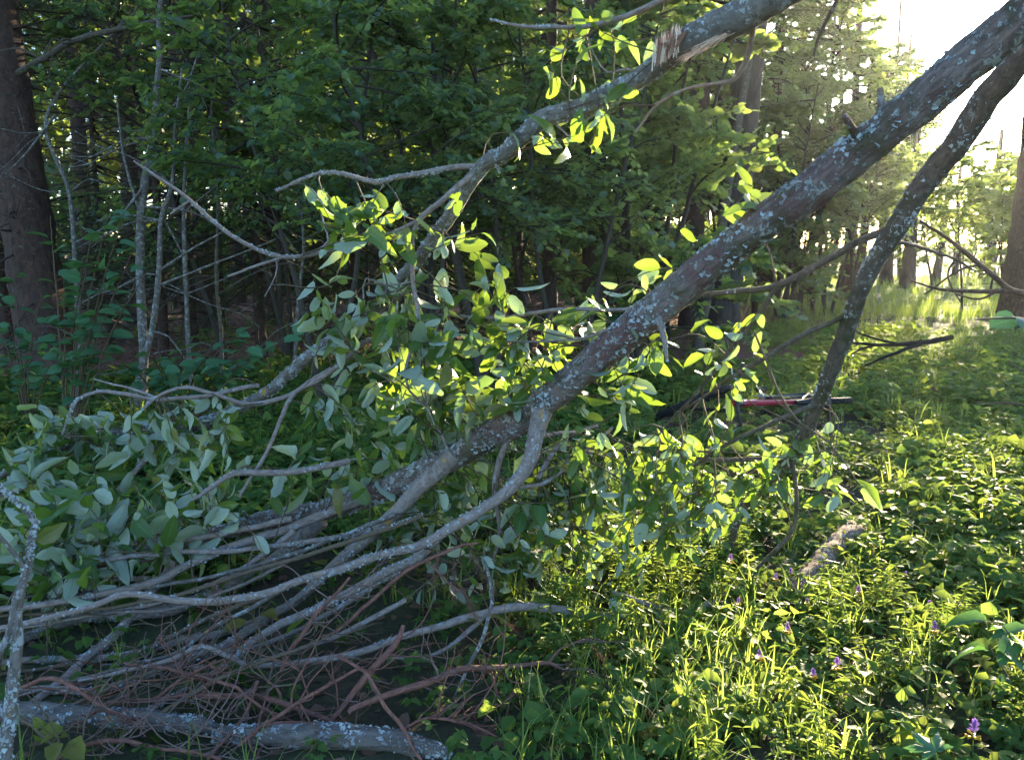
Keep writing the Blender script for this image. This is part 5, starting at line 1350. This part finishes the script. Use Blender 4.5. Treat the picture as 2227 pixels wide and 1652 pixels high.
FLW = [(2117, 1597, 'large purple and yellow wildflower beside the maple seedling'), (1714, 1352, 'pinkish wildflower in bright sun left of the lying stick'), (1770, 1442, 'purple wildflower, left one of a close pair in the sunlit herbs'), (1819, 1436, 'purple wildflower, right one of a close pair in the sunlit herbs'),
       (1756, 1278, 'wildflower just below the foot of the rotting log'), (1867, 1264, 'wildflower under the half-buried branch right of the log'), (2023, 1290, 'wildflower near the tip of the half-buried branch'), (2033, 1366, 'wildflower beside the lower end of the lying stick'),
       (1607, 1274, 'wildflower in the glaring sun below the hanging leaves'), (1719, 1222, 'wildflower just left of the rotting log knot'), (1687, 1227, 'wildflower with yellow petals left of its twin by the log'), (1588, 1203, 'wildflower half hidden under the backlit leaves'), (1972, 1216, 'small wildflower in the shade beyond the half-buried branch'), (1654, 1414, 'wildflower with yellow petals above the dark stick in the sun')]
for k, (x, y, lab) in enumerate(FLW):
    d = gd(y, .205); d = min(d, gd(y, .2))
    L = P(x, y, d); L[2] = float(hz(L[0], L[1]))
    s = (.5, .66, .58, .72)[k % 4] if k else .9
    if k == 0:
        fl.location = L; fl['label'] = lab; fl['group'] = 'purple and yellow wildflowers'; fl.scale = (s,) * 3
    else: dup(fl, L, k * 1.1, (s, s, s), label=lab, group='purple and yellow wildflowers')

def maple_leaf(S):
    """five-lobed leaf outline, folded along the lobes"""
    lob = [(-2.3, .62), (-1.15, .92), (0, 1.05), (1.15, .92), (2.3, .62)]
    out = [(-.06, -.05)]
    for i, (a, r) in enumerate(lob):
        for da, rr in ((-.42, .55), (-.27, .66), (-.22, .60), (-.13, .82), (-.09, .78), (0, 1.0), (.09, .78), (.13, .82), (.22, .60), (.27, .66), (.42, .55)):
            out.append((math.cos(a * .72 + da) * r * rr, math.sin(a * .72 + da) * r * rr))
    out.append((-.06, .05))
    V = [(0, 0, 0)] + [(x * S, y * S, S * (.06 * math.cos(9 * math.atan2(y, x)) - .16 * (x * x + y * y))) for x, y in out]
    n = len(out)
    return np.array(V), [np.array([(0, i + 1, i + 2) for i in range(n - 1)])], np.array([(0, 0)] + [(y, x) for x, y in out])
t = thing('maple_seedling', 'maple seedling with broad lobed green leaves at the bottom right', 'plant', GX(2050, 2.3))
L0 = GX(2050, 2.3)
for x, y, d, S, dr in ((2010, 1590, 2.25, .088, (-.25, .75, .1)), (2100, 1640, 2.2, .075, (.9, .1, -.2)), (1990, 1660, 2.2, .07, (-.9, -.1, -.1))):
    mb = MB(); q = P(x + 25, y + 40, d); q[2] = max(q[2], .06)
    put(mb, maple_leaf(1.0), q[None], rot_frames(np.array([dr]), np.array([(-.1, -.45, 1.0)])), [S]); mb.build('leaf', M['hleaf'], t)
    mb = MB(); tube(mb, [L0 + (0, 0, 0), (L0 + q) / 2 + (0, 0, .03), q], [.003, .002, .0015], n=5, step=.03); mb.build('stalk', M['herb'], t)

def shrub(name, label, cat, base, limbs, m, leafT, size, seed, per=9, spread=.06, group=None, r=.01):
    g = np.random.default_rng(seed); t = thing(name, label, cat, base, group)
    wd, lv = MB(), MB()
    for pts in limbs:
        pts = np.array(pts)
        q, rr, T = tube(wd, pts, np.linspace(r, r * .25, len(pts)), n=6, step=.05, wob=.003)
        ts = g.uniform(.35, 1, per); ii = (ts * (len(q) - 1)).astype(int)
        s = np.where(np.arange(per) % 2 == 0, 1, -1)[:, None]
        sd = norm(np.cross(T[ii], (0, 0, 1)) + 1e-3) * s
        ax = norm(T[ii] * .5 + sd * g.uniform(.6, 1.2, (per, 1)) + g.normal(0, .25, (per, 3)) + (0, 0, -.15))
        nn = g.normal(0, .35, (per, 3)) + (0, -.2, 1)
        put(lv, leafT, q[ii] + sd * .01, rot_frames(ax, nn), size * g.uniform(.6, 1.15, per))
    wd.build('stem', M['twig'], t); lv.build('foliage', M[m], t)
    return t
HZL = leaf_tpl(.82, .15, .25, .02, 6, .72, 91, .12, .1, 0)
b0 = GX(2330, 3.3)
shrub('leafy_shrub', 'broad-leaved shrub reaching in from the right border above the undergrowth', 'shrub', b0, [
    [b0, P(2330, 900, 3.3), P(2270, 720, 3.2), P(2180, 690, 3.1), P(2120, 695, 3.05)], [b0, P(2320, 960, 3.3), P(2260, 830, 3.25), P(2190, 785, 3.2)], [b0, P(2320, 1000, 3.35), P(2240, 890, 3.4), P(2120, 875, 3.45)]], 'shadeleaf', HZL, .12, 5, per=7)
b0 = GX(2230, 2.95)
shrub('leafy_shrub', 'low broad-leaved plant with a drooping large leaf at the right border', 'plant', b0, [
    [b0, P(2225, 1450, 2.95), P(2180, 1360, 2.95), P(2120, 1350, 2.95)], [b0, P(2240, 1440, 2.95), P(2240, 1330, 2.95)], [b0, P(2210, 1500, 2.9), P(2170, 1440, 2.9), P(2150, 1400, 2.85)]], 'hleaf', leaf_tpl(.5, .2, .5, .02, 6, .8, 92, .08, .1, 0), .14, 6, per=5, r=.005)
# hazels in the shade at the left
def hz_limbs(base, tips, d): return [[base, (base + P(*tp)) / 2 + np.array((0, 0, .18)), P(*tp)] for tp in tips]
b0 = GX(150, 6.2)
shrub('hazel_shrub', 'hazel shrub with round green leaves in front of the massive spruce', 'shrub', b0, hz_limbs(b0, [(245, 420, 5.2), (300, 520, 5.3), (180, 560, 5.4), (110, 470, 5.6), (330, 570, 5.2), (230, 620, 5.4), (270, 460, 5.2), (140, 620, 5.6), (200, 500, 5.3)], 6), 'hleaf', HZL, .125, 7, per=13, group='hazel shrubs in the shade')
b0 = GX(390, 6.6)
shrub('hazel_shrub', 'low hazel spreading level leaves below the grey saplings', 'shrub', b0, hz_limbs(b0, [(620, 740, 5.6), (520, 720, 5.7), (460, 760, 5.6), (320, 760, 5.7), (250, 780, 5.7), (580, 770, 5.6), (400, 740, 5.8), (350, 800, 5.6), (640, 720, 5.7), (480, 790, 5.6), (540, 750, 5.5)], 6), 'hleaf', HZL, .12, 8, per=15, group='hazel shrubs in the shade')
b0 = GX(60, 7.5)
shrub('hazel_shrub', 'dim hazel at the left border below the massive spruce', 'shrub', b0, hz_limbs(b0, [(20, 700, 6.8), (90, 640, 7), (140, 720, 6.8), (30, 580, 7), (180, 760, 6.6), (60, 790, 6.6), (-30, 640, 6.8)], 6), 'hleaf', HZL, .11, 9, per=16, group='hazel shrubs in the shade')
# grey saplings in front of the dark wood
SAP = [
    ('pale grey sapling with a double bend left of the long bare twig', [(310, 850, 20, 8.2), (312, 760, 20, 8.2), (305, 600, 19, 8.2), (308, 450, 18, 8.2), (330, 300, 16, 8.2), (345, 150, 13, 8.2), (345, 40, 10, 8.2), (360, -60, 7, 8.2)], [[(310, 480, 8, 8.2), (270, 350, 6, 8.1), (255, 220, 4, 8.0)], [(318, 400, 7, 8.2), (250, 480, 5, 8.0), (160, 530, 3, 7.9)], [(335, 280, 7, 8.2), (400, 200, 5, 8.1), (440, 90, 3, 8)]]),
    ('pale grey sapling leaning right behind the long bare twig', [(300, 830, 14, 7.9), (330, 720, 14, 7.9), (345, 600, 13, 7.9), (350, 480, 12, 7.9), (375, 400, 10, 7.9), (380, 300, 7, 7.9), (395, 150, 5, 7.9)], [[(346, 590, 6, 7.9), (420, 540, 5, 7.8), (490, 500, 3, 7.7)], [(346, 620, 6, 7.9), (450, 580, 5, 7.8), (600, 520, 3, 7.7)]]),
    ('thin grey sapling standing right of the leaning pale one', [(418, 860, 10, 8.4), (410, 760, 10, 8.4), (405, 640, 10, 8.4), (400, 480, 9, 8.4), (405, 320, 7, 8.4), (415, 160, 4, 8.4)], [[(402, 560, 5, 8.4), (350, 470, 4, 8.3), (300, 440, 2, 8.2)], [(403, 460, 5, 8.4), (480, 400, 4, 8.3), (560, 370, 2, 8.2)]]),
    ('thin grey sapling close to the massive spruce', [(168, 830, 11, 8.6), (170, 740, 11, 8.6), (166, 620, 10, 8.6), (150, 420, 9, 8.6), (100, 290, 8, 8.6), (130, 200, 7, 8.6), (240, 80, 5, 8.6), (270, 40, 3, 8.6)], [[(120, 250, 6, 8.6), (60, 330, 4, 8.5), (10, 380, 2, 8.4)]]),
    ('dark crooked limb crossing the massive spruce high up', [(40, 160, 15, 8.7), (90, 130, 15, 8.6), (160, 90, 14, 8.5), (240, 68, 12, 8.4), (330, 48, 9, 8.3), (420, 35, 5, 8.2)], [[(250, 66, 6, 8.4), (290, 30, 4, 8.4), (310, -20, 3, 8.4)]]),
    ('thin dark sapling between the thin trunks and the leaf pile', [(480, 850, 8, 8.9), (482, 740, 8, 8.9), (470, 600, 8, 8.9), (475, 420, 7, 8.9), (460, 250, 5, 8.9), (470, 80, 3, 8.9)], [[(473, 640, 4, 8.9), (560, 590, 3, 8.8), (650, 565, 2, 8.7)]]),
    ('slender sapling just left of the leaf sprig on the broken stem', [(640, 850, 8, 9.2), (645, 700, 8, 9.2), (660, 520, 7, 9.2), (640, 330, 6, 9.2), (655, 150, 4, 9.2)], [[(655, 560, 4, 9.2), (590, 480, 3, 9.1), (520, 450, 2, 9)]]),
]
gs_ = np.random.default_rng(70)
for lab, main, side in SAP:
    for z in range(6 if main[0][1] > 500 else 3):
        i = int(gs_.integers(1, len(main) - 2)); x, y, w, d = main[i]; sx_ = gs_.choice([-1, 1]); L = gs_.uniform(60, 230); up_ = gs_.uniform(-.5, .7)
        st = [(x, y, w * .35, d)] + [(x + sx_ * L * t, y - L * up_ * t + gs_.normal(0, 8) + 30 * t * t, w * .35 * (1 - .7 * t), d - .25 * t) for t in (.35, .7, 1)]
        side = side + [st, [(st[2][0], st[2][1], st[2][2] * .7, st[2][3]), (st[2][0] + sx_ * L * .25, st[2][1] + gs_.normal(0, 40), 1.5, d - .2)]]
    b = GX(main[0][0], main[0][3]) if main[0][1] > 500 else P(*main[0][:2], main[0][3])
    wood_thing('bare_sapling' if main[0][1] > 500 else 'dead_limb', lab, 'sapling' if main[0][1] > 500 else 'branch', [([(main[0][0], 900, main[0][2], main[0][3])] if main[0][1] > 500 else []) + main] + side, 'pale_bark' if 'dark' not in lab else 'darkstem', b, 'bare stems in front of the dark wood' if main[0][1] > 500 else None, step=.08)

# pale scrap of bark near the front
t = thing('bark_scrap', 'small white scrap with a rusty brown stain lying in the front herbs', 'scrap', P(1682, 1805 / 1.1231, 2.75))
ms, nt, b = mat('white_scrap'); tc = nd(nt, 'ShaderNodeTexCoord')
nt.links.new(mixc(nt, ramp(nt, noise_n(nt, tc.outputs['Object'], 28.0, 2), [(0.45, 0.0), (0.55, 1.0)]), (0.75, 0.70, 0.66), (0.30, 0.10, 0.05)), b.inputs['Base Color'])
mb = MB(); q = P(1682, 1607, 2.72); V = []
for i in range(6):
    for j in range(5):
        V.append(q + np.array((.055 * (i / 5 - .5) + .006 * math.sin(j * 2 + i), .045 * (j / 4 - .5) + .004 * math.sin(i * 3), .02 + .008 * math.sin(i * 1.3) + .012 * (j / 4))))
F = np.array([(i * 5 + j, (i + 1) * 5 + j, (i + 1) * 5 + j + 1, i * 5 + j + 1) for i in range(5) for j in range(4)])
mb.add(np.array(V), [F]); o = mb.build('sheet', ms, t)
o.modifiers.new('thick', 'SOLIDIFY').thickness = .0015

# heap of dead red fern by the clearing
t = thing('dead_fern', 'rusty dead spruce top lying in the green undergrowth at the right', 'branch', GX(2110, 8.3))
g = np.random.default_rng(17); q0 = GX(2110, 8.3); nb, sb = MB(), MB()
for k in range(26):
    d = norm(np.array((g.normal(0, 1), g.normal(0, 1), g.uniform(.1, .6)))); L = g.uniform(.12, .35); s = q0 + g.normal(0, .14, 3) * (1.6, 1, 0) + (0, 0, .02)
    tube(sb, [s, s + d * L], [.004, .002], n=3, step=.2)
    twig_fan(nb, s, d, L, g, .035, .007, .012)
sb.build('stem', M['redbark'], t); nb.build('needle_spray', M['dryneedle'], t)

# ------------------------------------------------------------------ sunlit evening air
def haze():
    bpy_m = bpy.data.materials.new('evening_haze'); bpy_m.use_nodes = True
    nt = bpy_m.node_tree; nt.nodes.clear()
    out = nt.nodes.new('ShaderNodeOutputMaterial'); v = nt.nodes.new('ShaderNodeVolumePrincipled')
    v.inputs['Color'].default_value = (0.93, 0.95, 1.0, 1); v.inputs['Density'].default_value = 0.0002; v.inputs['Anisotropy'].default_value = 0.75
    nt.links.new(v.outputs[0], out.inputs['Volume'])
    mb = MB()
    x0, x1, y0, y1, z0, z1 = -75, 75, -25, 72, -1.4, 22
    V = np.array([(x, y, z) for x in (x0, x1) for y in (y0, y1) for z in (z0, z1)], float)
    F = np.array([(0, 1, 3, 2), (4, 6, 7, 5), (0, 4, 5, 1), (2, 3, 7, 6), (0, 2, 6, 4), (1, 5, 7, 3)])
    mb.add(V, [F])
    tag(mb.build('haze', bpy_m, smooth=False), 'pale sunlit evening air', None, kind='stuff')
haze()
